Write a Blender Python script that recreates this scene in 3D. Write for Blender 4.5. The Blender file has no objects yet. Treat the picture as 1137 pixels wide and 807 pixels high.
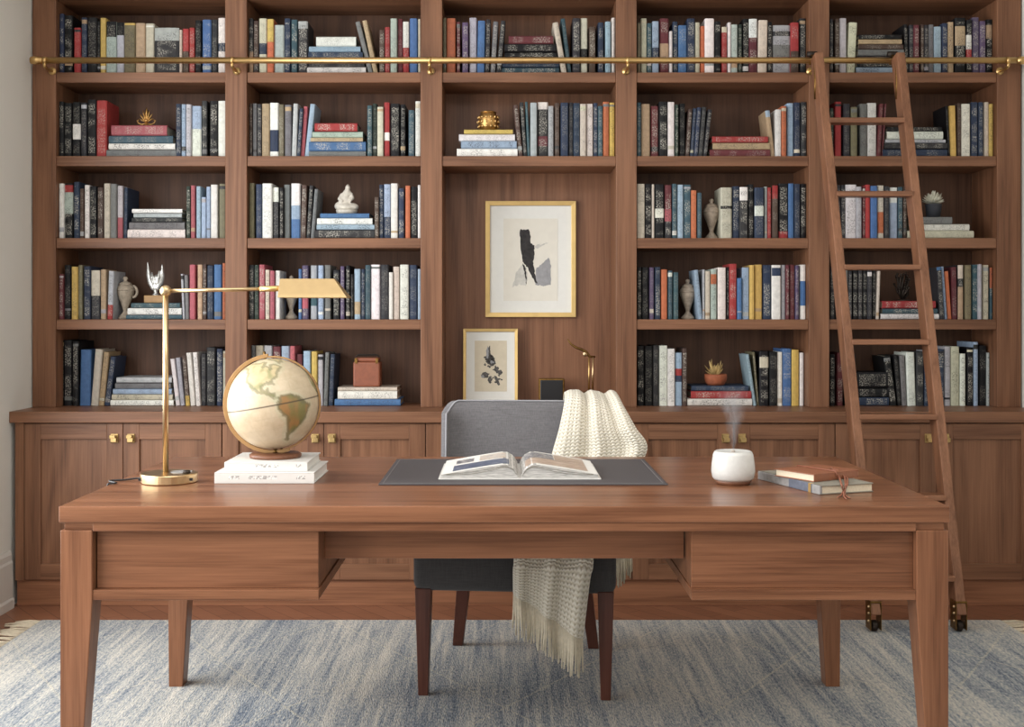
import bpy, bmesh, math, random
from mathutils import Vector, Matrix, noise as mnoise

random.seed(11)
scene = bpy.context.scene
COL = scene.collection
F = 1300.0            # focal length in pixels of the 1137x807 frame
CX, CY = 560.0, 348.0 # where the level optical axis meets the frame
EYE = 1.238


def wx(px, Y): return (px - CX) * Y / F
def wz(py, Y): return EYE - (py - CY) * Y / F
def lin(c):
    return tuple(((v / 255) / 12.92 if v / 255 <= .04045 else ((v / 255 + .055) / 1.055) ** 2.4) for v in c)


# ---------------------------------------------------------------- materials
def new_mat(name):
    m = bpy.data.materials.new(name); m.use_nodes = True
    nt = m.node_tree
    b = nt.nodes['Principled BSDF']
    return m, nt, b


def N(nt, t, **kw):
    n = nt.nodes.new(t)
    for k, v in kw.items():
        setattr(n, k, v)
    return n


def setin(n, **kw):
    for k, v in kw.items():
        n.inputs[k.replace('_', ' ')].default_value = v


def math_node(nt, op, a, b=None, clamp=False):
    n = N(nt, 'ShaderNodeMath', operation=op, use_clamp=clamp)
    for i, v in enumerate((a, b)):
        if v is None: continue
        if isinstance(v, (int, float)): n.inputs[i].default_value = v
        else: nt.links.new(v, n.inputs[i])
    return n.outputs[0]


def mix_col(nt, fac, a, b, blend='MIX'):
    n = N(nt, 'ShaderNodeMix', data_type='RGBA', blend_type=blend)
    for key, v in ((0, fac), (6, a), (7, b)):
        if isinstance(v, (int, float)): n.inputs[key].default_value = v
        elif isinstance(v, tuple): n.inputs[key].default_value = (*v[:3], 1)
        else: nt.links.new(v, n.inputs[key])
    return n.outputs[2]


def ramp(nt, fac, stops):
    n = N(nt, 'ShaderNodeValToRGB')
    e = n.color_ramp.elements
    while len(e) < len(stops): e.new(.5)
    for el, (p, c) in zip(e, stops):
        el.position = p; el.color = (*c[:3], 1)
    nt.links.new(fac, n.inputs[0])
    return n.outputs[0]


def obj_coord(nt, scale, jitter=7.0, rot=(0, 0, 0)):
    tc = N(nt, 'ShaderNodeTexCoord')
    oi = N(nt, 'ShaderNodeObjectInfo')
    add = N(nt, 'ShaderNodeVectorMath', operation='ADD')
    sc = math_node(nt, 'MULTIPLY', oi.outputs['Random'], jitter)
    nt.links.new(tc.outputs['Object'], add.inputs[0]); nt.links.new(sc, add.inputs[1])
    mp = N(nt, 'ShaderNodeMapping')
    mp.inputs['Scale'].default_value = scale
    mp.inputs['Rotation'].default_value = rot
    nt.links.new(add.outputs[0], mp.inputs[0])
    return mp.outputs[0]


def noise_tex(nt, vec, scale, detail=4, rough=.55, dist=0):
    n = N(nt, 'ShaderNodeTexNoise')
    nt.links.new(vec, n.inputs['Vector'])
    setin(n, Scale=scale, Detail=detail, Roughness=rough, Distortion=dist)
    return n.outputs['Fac']


def bump(nt, b, height, strength, dist=.01):
    n = N(nt, 'ShaderNodeBump')
    setin(n, Strength=strength, Distance=dist)
    nt.links.new(height, n.inputs['Height'])
    nt.links.new(n.outputs[0], b.inputs['Normal'])


def plain(name, rgb, rough=.5, metal=0, var=.12, nscale=30, bmp=0, spec=None):
    m, nt, b = new_mat(name)
    c = lin(rgb)
    v = obj_coord(nt, (1, 1, 1))
    f = noise_tex(nt, v, nscale, 4)
    col = ramp(nt, f, [(.3, tuple(x * (1 - var) for x in c)), (.7, tuple(min(1, x * (1 + var)) for x in c))])
    nt.links.new(col, b.inputs['Base Color'])
    setin(b, Roughness=rough, Metallic=metal)
    if spec is not None: b.inputs['Specular IOR Level'].default_value = spec
    if bmp: bump(nt, b, f, bmp, .004)
    return m


def wood(name, rgb, axis='z', rough=.42, contrast=1.0, grain=1.0):
    m, nt, b = new_mat(name)
    s = {'x': (.07, 1, 1), 'y': (1, .07, 1), 'z': (1, 1, .07)}[axis]
    v = obj_coord(nt, s)
    a = noise_tex(nt, v, 9 * grain, 5, .6, 1.6)
    # cathedral figure: rings of the low noise
    w = math_node(nt, 'FRACT', math_node(nt, 'MULTIPLY', noise_tex(nt, v, 3.4 * grain, 2, .45, .5), 9))
    ring = math_node(nt, 'ABSOLUTE', math_node(nt, 'SUBTRACT', w, .5))
    s2 = {'x': (.02, 1, 1), 'y': (1, .02, 1), 'z': (1, 1, .02)}[axis]
    v2 = obj_coord(nt, s2)
    fine = noise_tex(nt, v2, 230, 3, .6)
    c = lin(rgb)
    k = contrast
    dk = (c[0] * (1 - .36 * k), c[1] * (1 - .40 * k), c[2] * (1 - .42 * k))
    lt = (c[0] * (1 + .26 * k), c[1] * (1 + .28 * k), c[2] * (1 + .30 * k))
    s3 = {'x': (.03, 1, 1), 'y': (1, .03, 1), 'z': (1, 1, .03)}[axis]
    mid = noise_tex(nt, obj_coord(nt, s3), 95, 3, .6)
    t = math_node(nt, 'ADD', math_node(nt, 'MULTIPLY', a, .42), math_node(nt, 'MULTIPLY', ring, .30))
    t = math_node(nt, 'ADD', t, math_node(nt, 'MULTIPLY', fine, .30))
    t = math_node(nt, 'ADD', t, math_node(nt, 'MULTIPLY', mid, .30))
    col = ramp(nt, t, [(.44, dk), (.58, c), (.72, lt)])
    nt.links.new(col, b.inputs['Base Color'])
    setin(b, Roughness=rough)
    b.inputs['Specular IOR Level'].default_value = .3
    bump(nt, b, fine, .10, .002)
    return m


WOODC = (121, 84, 61)
M = {}
for ax in 'xyz':
    M['case_' + ax] = wood('bookcase_walnut_' + ax, WOODC, ax)
    M['desk_' + ax] = wood('desk_walnut_' + ax, (124, 83, 59), ax, .28, 1.15)
    M['ladder_' + ax] = wood('ladder_walnut_' + ax, (130, 90, 66), ax, .42)
M['case_back_shaded'] = wood('bookcase_back_shaded_walnut', (88, 61, 45), 'z', .55, 1.0)  # case walnut toned darker, painting the shade inside the bays
M['plinth'] = wood('plinth_walnut', (136, 92, 66), 'x', .45)
M['chair_leg'] = wood('chair_leg_mahogany', (84, 50, 40), 'z', .35, .8)
M['globe_base'] = wood('globe_base_wood', (112, 74, 54), 'x', .4)
M['brass'] = plain('brushed_brass', (200, 174, 134), .30, 1, .05, 60)
M['brass_shade'] = plain('satin_brass', (178, 154, 114), .48, 1, .04, 40)
M['rail_brass'] = plain('rail_brass', (206, 172, 116), .36, 1, .06, 30)
M['arm_brass'] = plain('antique_arm_brass', (176, 138, 92), .42, .55, .12, 30)
M['old_brass'] = plain('aged_brass', (120, 92, 52), .45, 1, .3, 60, .2)
M['gold'] = plain('gold_leaf', (198, 168, 110), .4, .7, .08, 20)
M['gold_ornament'] = plain('gold_ornament_metal', (190, 150, 92), .38, .9, .25, 60, .4)
M['dark_iron'] = plain('dark_iron', (52, 44, 38), .5, .6, .2, 60, .2)
M['black'] = plain('black_plastic', (22, 22, 24), .4, 0, .1)
M['white_paper'] = plain('white_paper', (226, 224, 218), .8, 0, .03, 40)
M['mat_board'] = plain('mat_board', (222, 222, 216), .85, 0, .02, 40)
M['art_paper'] = plain('art_paper', (218, 214, 202), .85, 0, .03, 20)
M['art_paper_aged'] = plain('aged_art_paper', (204, 194, 172), .85, 0, .05, 30)
M['ink'] = plain('black_ink', (44, 42, 42), .8, 0, .5, 60)
M['soft_ink'] = plain('soft_botanical_ink', (84, 82, 80), .85, 0, .6, 120)
M['wash'] = plain('grey_wash', (148, 148, 150), .85, 0, .15, 40)
M['pale_wash'] = plain('pale_wash', (192, 190, 182), .85, 0, .12, 60)
M['stone'] = plain('carved_stone', (150, 138, 122), .85, 0, .25, 70, .5)
M['urn_bronze'] = plain('weathered_urn', (156, 142, 126), .7, 0, .3, 60, .5)
M['marble'] = plain('pale_stone', (196, 190, 178), .7, 0, .14, 70, .4)
M['ceramic'] = plain('speckled_ceramic', (204, 204, 200), .38, 0, .04, 90, .08)
M['diffuser_wood'] = plain('diffuser_wood', (116, 76, 54), .5, 0, .15, 30)
M['terracotta'] = plain('terracotta', (150, 84, 54), .75, 0, .2, 60, .3)
M['straw_leaf'] = plain('straw_succulent', (196, 168, 112), .6, 0, .2, 30)
M['pale_leaf'] = plain('pale_succulent', (206, 204, 186), .6, 0, .14, 40)
M['dark_pot'] = plain('dark_pot', (58, 60, 66), .55, 0, .1, 30)
M['silver_glass'] = plain('silvered_glass', (188, 188, 184), .22, .55, .25, 60, .4)
M['leather_box'] = plain('cognac_leather', (136, 78, 54), .5, 0, .14, 40, .15)
M['leather_note'] = plain('tan_notebook_leather', (140, 88, 62), .48, 0, .10, 50, .12)
M['leather_cord'] = plain('leather_cord', (136, 84, 62), .6, 0, .15, 60)
M['desk_mat'] = plain('charcoal_desk_mat', (74, 71, 73), .62, 0, .06, 200, .05)
M['stitch'] = plain('grey_stitching', (122, 118, 118), .7)
M['linen_grey'] = plain('linen_spine', (142, 140, 138), .8, 0, .2, 60, .2)
M['navy_patch'] = plain('navy_cloth_spine', (92, 97, 110), .8, 0, .2, 60, .2)
M['note_page'] = plain('cream_pages', (216, 204, 180), .8, 0, .06, 200)
M['grey_cover'] = plain('grey_green_cover', (132, 128, 116), .7, 0, .06, 60)
M['cream_cover'] = plain('pearl_white_cover', (212, 210, 205), .55, 0, .02, 30)
M['wall'] = plain('painted_wall', (222, 220, 212), .9, 0, .015, 3)
M['ceiling'] = plain('painted_ceiling', (232, 230, 226), .9, 0, .01, 3)
M['baseboard'] = plain('painted_baseboard', (206, 203, 196), .6, 0, .01, 3)
M['fringe'] = plain('rug_fringe_wool', (204, 192, 168), .9, 0, .12, 60)
M['throw_fringe'] = plain('throw_fringe_wool', (214, 204, 182), .95, 0, .1, 90)
M['block_oak'] = plain('oak_block', (166, 128, 80), .5, 0, .15, 30)
M['knob_brass'] = plain('knob_brass', (178, 150, 100), .42, .8, .2, 50)
M['wick'] = plain('mist_nozzle', (170, 160, 150), .5)


def fabric(name, rgb, s=420):
    m, nt, b = new_mat(name)
    v = obj_coord(nt, (1, 1, 1))
    va = obj_coord(nt, (1, 1, .06)); vb = obj_coord(nt, (.06, .06, 1))
    f = math_node(nt, 'ADD', noise_tex(nt, va, s, 2), noise_tex(nt, vb, s, 2))
    f = math_node(nt, 'MULTIPLY', f, .5)
    c = lin(rgb)
    col = ramp(nt, f, [(.3, tuple(x * .72 for x in c)), (.7, tuple(x * 1.28 for x in c))])
    nt.links.new(col, b.inputs['Base Color'])
    setin(b, Roughness=.95)
    b.inputs['Sheen Weight'].default_value = .15
    bump(nt, b, f, .25, .002)
    return m


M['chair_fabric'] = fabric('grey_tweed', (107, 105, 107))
M['seat_fabric_shaded'] = fabric('shaded_grey_tweed', (60, 58, 58))  # the chair's grey tweed with the seat's shadow put into its colour
M['piping'] = plain('grey_piping', (150, 150, 154), .9)


def knit():
    m, nt, b = new_mat('cream_knit')
    uv = N(nt, 'ShaderNodeUVMap'); uv.uv_map = 'UVMap'
    sep = N(nt, 'ShaderNodeSeparateXYZ'); nt.links.new(uv.outputs[0], sep.inputs[0])
    U, V = sep.outputs[0], sep.outputs[1]        # metres
    pu = math_node(nt, 'MULTIPLY', U, 2 * math.pi / .0165)
    cu = math_node(nt, 'ABSOLUTE', math_node(nt, 'SINE', math_node(nt, 'MULTIPLY', pu, .5)))
    zig = math_node(nt, 'MULTIPLY', cu, 2.6)
    pv = math_node(nt, 'ADD', math_node(nt, 'MULTIPLY', V, 2 * math.pi / .0125), zig)
    h = math_node(nt, 'MULTIPLY', math_node(nt, 'ADD', math_node(nt, 'SINE', pv), 1), .5)
    h = math_node(nt, 'ADD', math_node(nt, 'MULTIPLY', h, .65), math_node(nt, 'MULTIPLY', cu, .35))
    fz = noise_tex(nt, obj_coord(nt, (1, 1, 1)), 260, 2)
    h2 = math_node(nt, 'ADD', h, math_node(nt, 'MULTIPLY', fz, .3))
    col = ramp(nt, h2, [(.15, lin((168, 156, 130))), (.45, lin((214, 206, 186))), (.95, lin((232, 226, 212)))])
    nt.links.new(col, b.inputs['Base Color'])
    setin(b, Roughness=.95)
    b.inputs['Sheen Weight'].default_value = .25
    bump(nt, b, h2, .8, .005)
    return m


M['knit'] = knit()


def book_mat():
    m, nt, b = new_mat('book_cloth')
    at = N(nt, 'ShaderNodeAttribute'); at.attribute_name = 'Col'
    uv = N(nt, 'ShaderNodeUVMap'); uv.uv_map = 'UVMap'      # u across the spine in metres, v along it
    oi = N(nt, 'ShaderNodeObjectInfo')
    add = N(nt, 'ShaderNodeVectorMath', operation='ADD')
    off = N(nt, 'ShaderNodeCombineXYZ')
    r = math_node(nt, 'MULTIPLY', oi.outputs['Random'], 31.0)
    nt.links.new(r, off.inputs[0]); nt.links.new(r, off.inputs[1])
    nt.links.new(uv.outputs[0], add.inputs[0]); nt.links.new(off.outputs[0], add.inputs[1])
    mp = N(nt, 'ShaderNodeMapping'); mp.inputs['Scale'].default_value = (210, 150, 1)
    nt.links.new(add.outputs[0], mp.inputs[0])
    g = noise_tex(nt, mp.outputs[0], 1.0, 2, .6)
    mp2 = N(nt, 'ShaderNodeMapping'); mp2.inputs['Scale'].default_value = (9, 22, 1)
    nt.links.new(add.outputs[0], mp2.inputs[0])
    gate = noise_tex(nt, mp2.outputs[0], 1.0, 1, .5)
    t = math_node(nt, 'MULTIPLY', math_node(nt, 'MULTIPLY', math_node(nt, 'SUBTRACT', g, .46), 6.0, True), math_node(nt, 'MULTIPLY', math_node(nt, 'SUBTRACT', gate, .40), 7.0, True))
    t = math_node(nt, 'MULTIPLY', t, at.outputs['Alpha'])
    bw = N(nt, 'ShaderNodeRGBToBW'); nt.links.new(at.outputs['Color'], bw.inputs[0])
    bright = math_node(nt, 'GREATER_THAN', bw.outputs[0], .16)
    tcol = mix_col(nt, bright, lin((196, 192, 180)), lin((66, 64, 64)))
    c = mix_col(nt, math_node(nt, 'MULTIPLY', t, .78), at.outputs['Color'], tcol)
    n2 = noise_tex(nt, obj_coord(nt, (1, 1, 1)), 60, 3)
    c = mix_col(nt, .35, c, ramp(nt, n2, [(.25, (.35, .35, .35)), (.7, (1, 1, 1))]), 'MULTIPLY')
    nt.links.new(c, b.inputs['Base Color'])
    setin(b, Roughness=.55)
    b.inputs['Specular IOR Level'].default_value = .22
    return m


M['book'] = book_mat()


def vcol_mat(name, rough=.45, spec=.5):
    m, nt, b = new_mat(name)
    at = N(nt, 'ShaderNodeAttribute'); at.attribute_name = 'Col'
    n2 = noise_tex(nt, obj_coord(nt, (1, 1, 1)), 40, 5, .7)
    c = mix_col(nt, .45, at.outputs['Color'], ramp(nt, n2, [(.25, (.64, .57, .47)), (.65, (1, 1, 1))]), 'MULTIPLY')
    nt.links.new(c, b.inputs['Base Color'])
    setin(b, Roughness=rough)
    return m


M['globe_map'] = vcol_mat('antique_globe_map', .38)


def floor_mat():
    m, nt, b = new_mat('herringbone_oak')
    v = obj_coord(nt, (1, 1, 1), 0, (0, 0, math.radians(52)))
    br = N(nt, 'ShaderNodeTexBrick')
    nt.links.new(v, br.inputs['Vector'])
    br.inputs['Color1'].default_value = (*lin((148, 100, 74)), 1)
    br.inputs['Color2'].default_value = (*lin((130, 86, 63)), 1)
    br.inputs['Mortar'].default_value = (*lin((92, 54, 38)), 1)
    setin(br, Scale=1.0); br.inputs['Mortar Size'].default_value = .0018
    br.inputs['Brick Width'].default_value = .5; br.inputs['Row Height'].default_value = .075
    g = noise_tex(nt, obj_coord(nt, (.08, 1, 1), 0, (0, 0, math.radians(52))), 90, 4)
    c = mix_col(nt, .5, br.outputs['Color'], ramp(nt, g, [(.3, (.55, .5, .48)), (.7, (1, 1, 1))]), 'MULTIPLY')
    nt.links.new(c, b.inputs['Base Color'])
    setin(b, Roughness=.4)
    return m


M['floor'] = floor_mat()


def rug_mat():
    m, nt, b = new_mat('blue_grey_wool_rug')
    long = noise_tex(nt, obj_coord(nt, (1, .05, 1), 0), 46, 5, .7)
    wide = noise_tex(nt, obj_coord(nt, (1, .25, 1), 0), 2.4, 3, .5)
    pile = noise_tex(nt, obj_coord(nt, (1, .22, 1), 0), 240, 3)
    t = math_node(nt, 'ADD', math_node(nt, 'MULTIPLY', long, .62), math_node(nt, 'MULTIPLY', wide, .38))
    t = math_node(nt, 'ADD', t, math_node(nt, 'MULTIPLY', math_node(nt, 'SUBTRACT', pile, .5), .62))
    col = ramp(nt, t, [(.30, lin((88, 98, 114))), (.41, lin((132, 140, 148))), (.51, lin((170, 171, 168))), (.64, lin((206, 201, 190)))])
    tc = N(nt, 'ShaderNodeTexCoord'); sep = N(nt, 'ShaderNodeSeparateXYZ')
    nt.links.new(tc.outputs['Object'], sep.inputs[0])
    x, y = sep.outputs[0], sep.outputs[1]
    masks = []
    for s in (1, -1):
        d = math_node(nt, 'ADD', math_node(nt, 'MULTIPLY', x, .95), math_node(nt, 'MULTIPLY', y, s * .62))
        d = math_node(nt, 'ADD', d, math_node(nt, 'MULTIPLY', math_node(nt, 'SUBTRACT', wide, .5), .03))
        fr = math_node(nt, 'FRACT', math_node(nt, 'MULTIPLY', d, 1.55))
        dd = math_node(nt, 'ABSOLUTE', math_node(nt, 'SUBTRACT', fr, .5))
        masks.append(math_node(nt, 'LESS_THAN', dd, .008))
    mk = math_node(nt, 'MAXIMUM', *masks)
    mk = math_node(nt, 'MULTIPLY', mk, math_node(nt, 'GREATER_THAN', pile, .44))
    col = mix_col(nt, math_node(nt, 'MULTIPLY', mk, .45), col, lin((205, 198, 178)))
    nt.links.new(col, b.inputs['Base Color'])
    setin(b, Roughness=1.0)
    b.inputs['Specular IOR Level'].default_value = .1
    bump(nt, b, math_node(nt, 'ADD', pile, math_node(nt, 'MULTIPLY', mk, .4)), .6, .006)
    return m


M['rug'] = rug_mat()


def photo_page(name, stops, scale, seed):
    m, nt, b = new_mat(name)
    v = obj_coord(nt, (1, 2.2, .5), seed)
    f = noise_tex(nt, v, scale, 6, .65, .5)
    nt.links.new(ramp(nt, f, stops), b.inputs['Base Color'])
    setin(b, Roughness=.4)
    return m


M['photo_blue'] = photo_page('printed_sea_photo', [(.3, lin((36, 46, 66))), (.5, lin((84, 96, 120))), (.7, lin((150, 156, 166)))], 38, 3)
M['photo_warm'] = photo_page('printed_sunset_photo', [(.3, lin((180, 140, 100))), (.5, lin((214, 206, 196))), (.7, lin((110, 112, 124)))], 30, 5)
M['photo_sand'] = photo_page('printed_sand_photo', [(.3, lin((140, 118, 104))), (.5, lin((182, 160, 142))), (.7, lin((200, 186, 172)))], 30, 9)
M['photo_rock'] = photo_page('printed_rock_photo', [(.35, lin((48, 52, 64))), (.5, lin((120, 122, 130))), (.62, lin((206, 200, 192)))], 60, 2)


def edge_mat():
    m, nt, b = new_mat('shaded_page_edges')  # page edges painted greyer, with the shade between leaves as stripes
    f = noise_tex(nt, obj_coord(nt, (.05, .05, 1), 0), 700, 2)
    nt.links.new(ramp(nt, f, [(.35, lin((150, 148, 144))), (.65, lin((206, 203, 198)))]), b.inputs['Base Color'])
    setin(b, Roughness=.85)
    return m


M['page_edges_shaded'] = edge_mat()


def mist_mat():
    m = bpy.data.materials.new('diffuser_vapour'); m.use_nodes = True
    nt = m.node_tree
    nt.nodes.clear()
    out = N(nt, 'ShaderNodeOutputMaterial')
    pv = N(nt, 'ShaderNodeVolumePrincipled')
    pv.inputs['Color'].default_value = (.95, .95, .97, 1)
    tc = N(nt, 'ShaderNodeTexCoord'); sep = N(nt, 'ShaderNodeSeparateXYZ')
    nt.links.new(tc.outputs['Object'], sep.inputs[0])
    x, y, z = sep.outputs
    v = obj_coord(nt, (1, 1, .4), 0)
    f = noise_tex(nt, v, 40, 4, .6, 1.0)
    bend = noise_tex(nt, obj_coord(nt, (.2, .2, 1), 0), 16, 2)
    x = math_node(nt, 'ADD', x, math_node(nt, 'MULTIPLY', math_node(nt, 'MULTIPLY', math_node(nt, 'SUBTRACT', bend, .5), z), .5))
    r = math_node(nt, 'SQRT', math_node(nt, 'ADD', math_node(nt, 'MULTIPLY', x, x), math_node(nt, 'MULTIPLY', y, y)))
    R = math_node(nt, 'ADD', math_node(nt, 'MULTIPLY', z, .30), .005)
    core = math_node(nt, 'SUBTRACT', 1.0, math_node(nt, 'DIVIDE', r, R), True)
    core = math_node(nt, 'POWER', core, 1.3)
    up = math_node(nt, 'SUBTRACT', 1.0, math_node(nt, 'DIVIDE', z, .175), True)
    d = math_node(nt, 'MULTIPLY', math_node(nt, 'MULTIPLY', math_node(nt, 'SUBTRACT', f, .38), 420), 1)
    d = math_node(nt, 'MAXIMUM', d, 0.0)
    nt.links.new(math_node(nt, 'MULTIPLY', d, math_node(nt, 'MULTIPLY', core, up)), pv.inputs['Density'])
    nt.links.new(pv.outputs[0], out.inputs['Volume'])
    return m


M['mist'] = mist_mat()


# ---------------------------------------------------------------- mesh helpers
def link(o, parent=None):
    COL.objects.link(o)
    if parent: o.parent = parent
    return o


def tag(o, label=None, cat=None, group=None, kind=None):
    if label: o['label'] = label
    if cat: o['category'] = cat
    if group: o['group'] = group
    if kind: o['kind'] = kind
    return o


def thing(name, label, cat, loc=(0, 0, 0), rz=0, group=None):
    o = bpy.data.objects.new(name, None)
    o.empty_display_size = .05
    o.location = loc; o.rotation_euler = (0, 0, rz)
    link(o)
    return tag(o, label, cat, group)


def obj(name, bm, mat, parent=None, bevel=0, smooth=False, seg=2, subsurf=0):
    me = bpy.data.meshes.new(name)
    bmesh.ops.recalc_face_normals(bm, faces=bm.faces)
    bm.to_mesh(me); bm.free()
    mats = mat if isinstance(mat, (list, tuple)) else [mat]
    for mm in mats: me.materials.append(mm)
    if smooth:
        for p in me.polygons: p.use_smooth = True
    o = bpy.data.objects.new(name, me)
    link(o, parent)
    if bevel:
        md = o.modifiers.new('Bevel', 'BEVEL'); md.width = bevel; md.segments = seg; md.limit_method = 'ANGLE'
        md.angle_limit = math.radians(40)
    if subsurf:
        md = o.modifiers.new('Subsurf', 'SUBSURF'); md.levels = subsurf; md.render_levels = subsurf
    return o


def add_box(bm, x0, x1, y0, y1, z0, z1, mi=0):
    vs = [bm.verts.new(p) for p in ((x0, y0, z0), (x1, y0, z0), (x1, y1, z0), (x0, y1, z0), (x0, y0, z1), (x1, y0, z1), (x1, y1, z1), (x0, y1, z1))]
    for q in ((0, 3, 2, 1), (4, 5, 6, 7), (0, 1, 5, 4), (1, 2, 6, 5), (2, 3, 7, 6), (3, 0, 4, 7)):
        f = bm.faces.new([vs[i] for i in q]); f.material_index = mi
    return vs


def box(*a, **k):
    bm = bmesh.new(); add_box(bm, *a, **k); return bm


def add_hexa(bm, lo, hi):
    """frustum between two quads (4 points each)"""
    a = [bm.verts.new(p) for p in lo]; b = [bm.verts.new(p) for p in hi]
    bm.faces.new(a[::-1]); bm.faces.new(b)
    for i in range(4):
        j = (i + 1) % 4
        bm.faces.new((a[i], a[j], b[j], b[i]))


def add_lathe(bm, prof, cx=0, cy=0, z=0, seg=32, mi=0):
    rings = []
    for r, h in prof:
        if r < 1e-6:
            rings.append([bm.verts.new((cx, cy, z + h))])
        else:
            rings.append([bm.verts.new((cx + r * math.cos(2 * math.pi * i / seg), cy + r * math.sin(2 * math.pi * i / seg), z + h)) for i in range(seg)])
    for a, b in zip(rings, rings[1:]):
        for i in range(seg):
            j = (i + 1) % seg
            if len(a) == 1 and len(b) == 1: continue
            if len(a) == 1: f = bm.faces.new((a[0], b[i], b[j]))
            elif len(b) == 1: f = bm.faces.new((a[i], b[0], a[j]))
            else: f = bm.faces.new((a[i], b[i], b[j], a[j]))
            f.material_index = mi
    for rr in (rings[0], rings[-1]):
        if len(rr) > 1:
            f = bm.faces.new(rr); f.material_index = mi


def lathe(prof, **k):
    bm = bmesh.new(); add_lathe(bm, prof, **k); return bm


def add_tube(bm, pts, rad, seg=10, closed=False):
    pts = [Vector(p) for p in pts]
    n = len(pts)
    rads = rad if isinstance(rad, (list, tuple)) else [rad] * n
    rings = []
    up = None
    for i in range(n):
        if closed: t = pts[(i + 1) % n] - pts[i - 1]
        else: t = pts[min(i + 1, n - 1)] - pts[max(i - 1, 0)]
        t.normalize()
        if up is None:
            up = Vector((0, 0, 1)) if abs(t.z) < .9 else Vector((1, 0, 0))
        s = t.cross(up).normalized(); up = s.cross(t).normalized()
        rings.append([bm.verts.new(pts[i] + rads[i] * (s * math.cos(2 * math.pi * k / seg) + up * math.sin(2 * math.pi * k / seg))) for k in range(seg)])
    pairs = list(zip(rings, rings[1:]))
    if closed: pairs.append((rings[-1], rings[0]))
    for a, b in pairs:
        for k in range(seg):
            j = (k + 1) % seg
            bm.faces.new((a[k], a[j], b[j], b[k]))
    if not closed:
        bm.faces.new(rings[0][::-1]); bm.faces.new(rings[-1])


def tube(*a, **k):
    bm = bmesh.new(); add_tube(bm, *a, **k); return bm


def add_ball(bm, c, r, u=16, v=10):
    rr = r if isinstance(r, tuple) else (r, r, r)
    mx = Matrix.Translation(c) @ Matrix.Diagonal((*rr, 1))
    bmesh.ops.create_uvsphere(bm, u_segments=u, v_segments=v, radius=1, matrix=mx)


def add_leaf(bm, base, direction, length, width, thick=.3):
    """a pointed, slightly cupped leaf blade with body"""
    d = Vector(direction).normalized()
    s = d.cross(Vector((0, 0, 1)))
    if s.length < .05: s = Vector((1, 0, 0))
    s.normalize(); n = s.cross(d).normalized()
    b = Vector(base)
    prof = ((0, .35), (.3, .9), (.6, 1), (.85, .55), (1, .05))
    rings = []
    for t, w in prof:
        c = b + d * length * t + n * length * .12 * t * t
        ww = width * .5 * w
        rings.append([bm.verts.new(c + s * ww), bm.verts.new(c + n * ww * thick), bm.verts.new(c - s * ww), bm.verts.new(c - n * ww * thick)])
    for a, c in zip(rings, rings[1:]):
        for i in range(4):
            j = (i + 1) % 4
            bm.faces.new((a[i], a[j], c[j], c[i]))
    bm.faces.new(rings[0][::-1]); bm.faces.new(rings[-1])


def blob(name, mat, parts, voxel, parent=None, tubes=()):
    bm = bmesh.new()
    for c, r in parts: add_ball(bm, c, r, 16, 10)
    for p, r in tubes: add_tube(bm, p, r, 10)
    o = obj(name, bm, mat, parent)
    md = o.modifiers.new('Remesh', 'REMESH'); md.mode = 'VOXEL'; md.voxel_size = voxel; md.use_smooth_shade = True
    md = o.modifiers.new('Smooth', 'SMOOTH'); md.iterations = 3; md.factor = .5
    return o


def struct(name, bm, mat, **k):
    return tag(obj(name, bm, mat, **k), kind='structure')


# ---------------------------------------------------------------- room
XL, XR = -2.085, 2.283
YB = 5.50
ZC = 2.95
struct('floor', box(XL - .15, XR + .15, -1.2, YB + .1, -.1, 0), M['floor'])
struct('ceiling', box(XL - .15, XR + .15, -1.2, YB + .1, ZC, ZC + .1), M['ceiling'])
bm = bmesh.new()
WY0, WY1, WZ0, WZ1 = .7, 4.35, .35, 2.65      # opening of the tall side window
add_box(bm, XL - .14, XL, -1.2, WY0, 0, ZC)
add_box(bm, XL - .14, XL, WY1, YB + .1, 0, ZC)
add_box(bm, XL - .14, XL, WY0, WY1, 0, WZ0)
add_box(bm, XL - .14, XL, WY0, WY1, WZ1, ZC)
struct('wall_left', bm, M['wall'])
struct('wall_right', box(XR, XR + .14, -1.2, YB + .1, 0, ZC), M['wall'])
struct('wall_back', box(XL, XR, YB, YB + .1, 0, ZC), M['wall'])
bm = bmesh.new()
for y in (WY0, (2 * WY0 + WY1) / 3 - .02, (WY0 + 2 * WY1) / 3 - .02, WY1 - .05):
    add_box(bm, XL - .10, XL - .05, y, y + .05, WZ0, WZ1)
for z in (WZ0, WZ1 - .05):
    add_box(bm, XL - .10, XL - .05, WY0, WY1, z, z + .05)
struct('window_1', bm, M['baseboard'])
bm = bmesh.new()
pr = ((0, 0), (.022, 0), (.022, .035), (.016, .045), (.016, .19), (.012, .20), (.012, .225), (.004, .24), (0, .24))
a = [bm.verts.new((XL + x, WY1 - 3, z)) for x, z in pr]; b = [bm.verts.new((XL + x, 4.93, z)) for x, z in pr]
for i in range(len(pr) - 1): bm.faces.new((a[i], a[i + 1], b[i + 1], b[i]))
bm.faces.new(a); bm.faces.new(b)
struct('baseboard_left', bm, M['baseboard'])
struct('baseboard_right', box(XR - .018, XR, -1, 4.93, 0, .24), M['baseboard'], bevel=.004)

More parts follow.
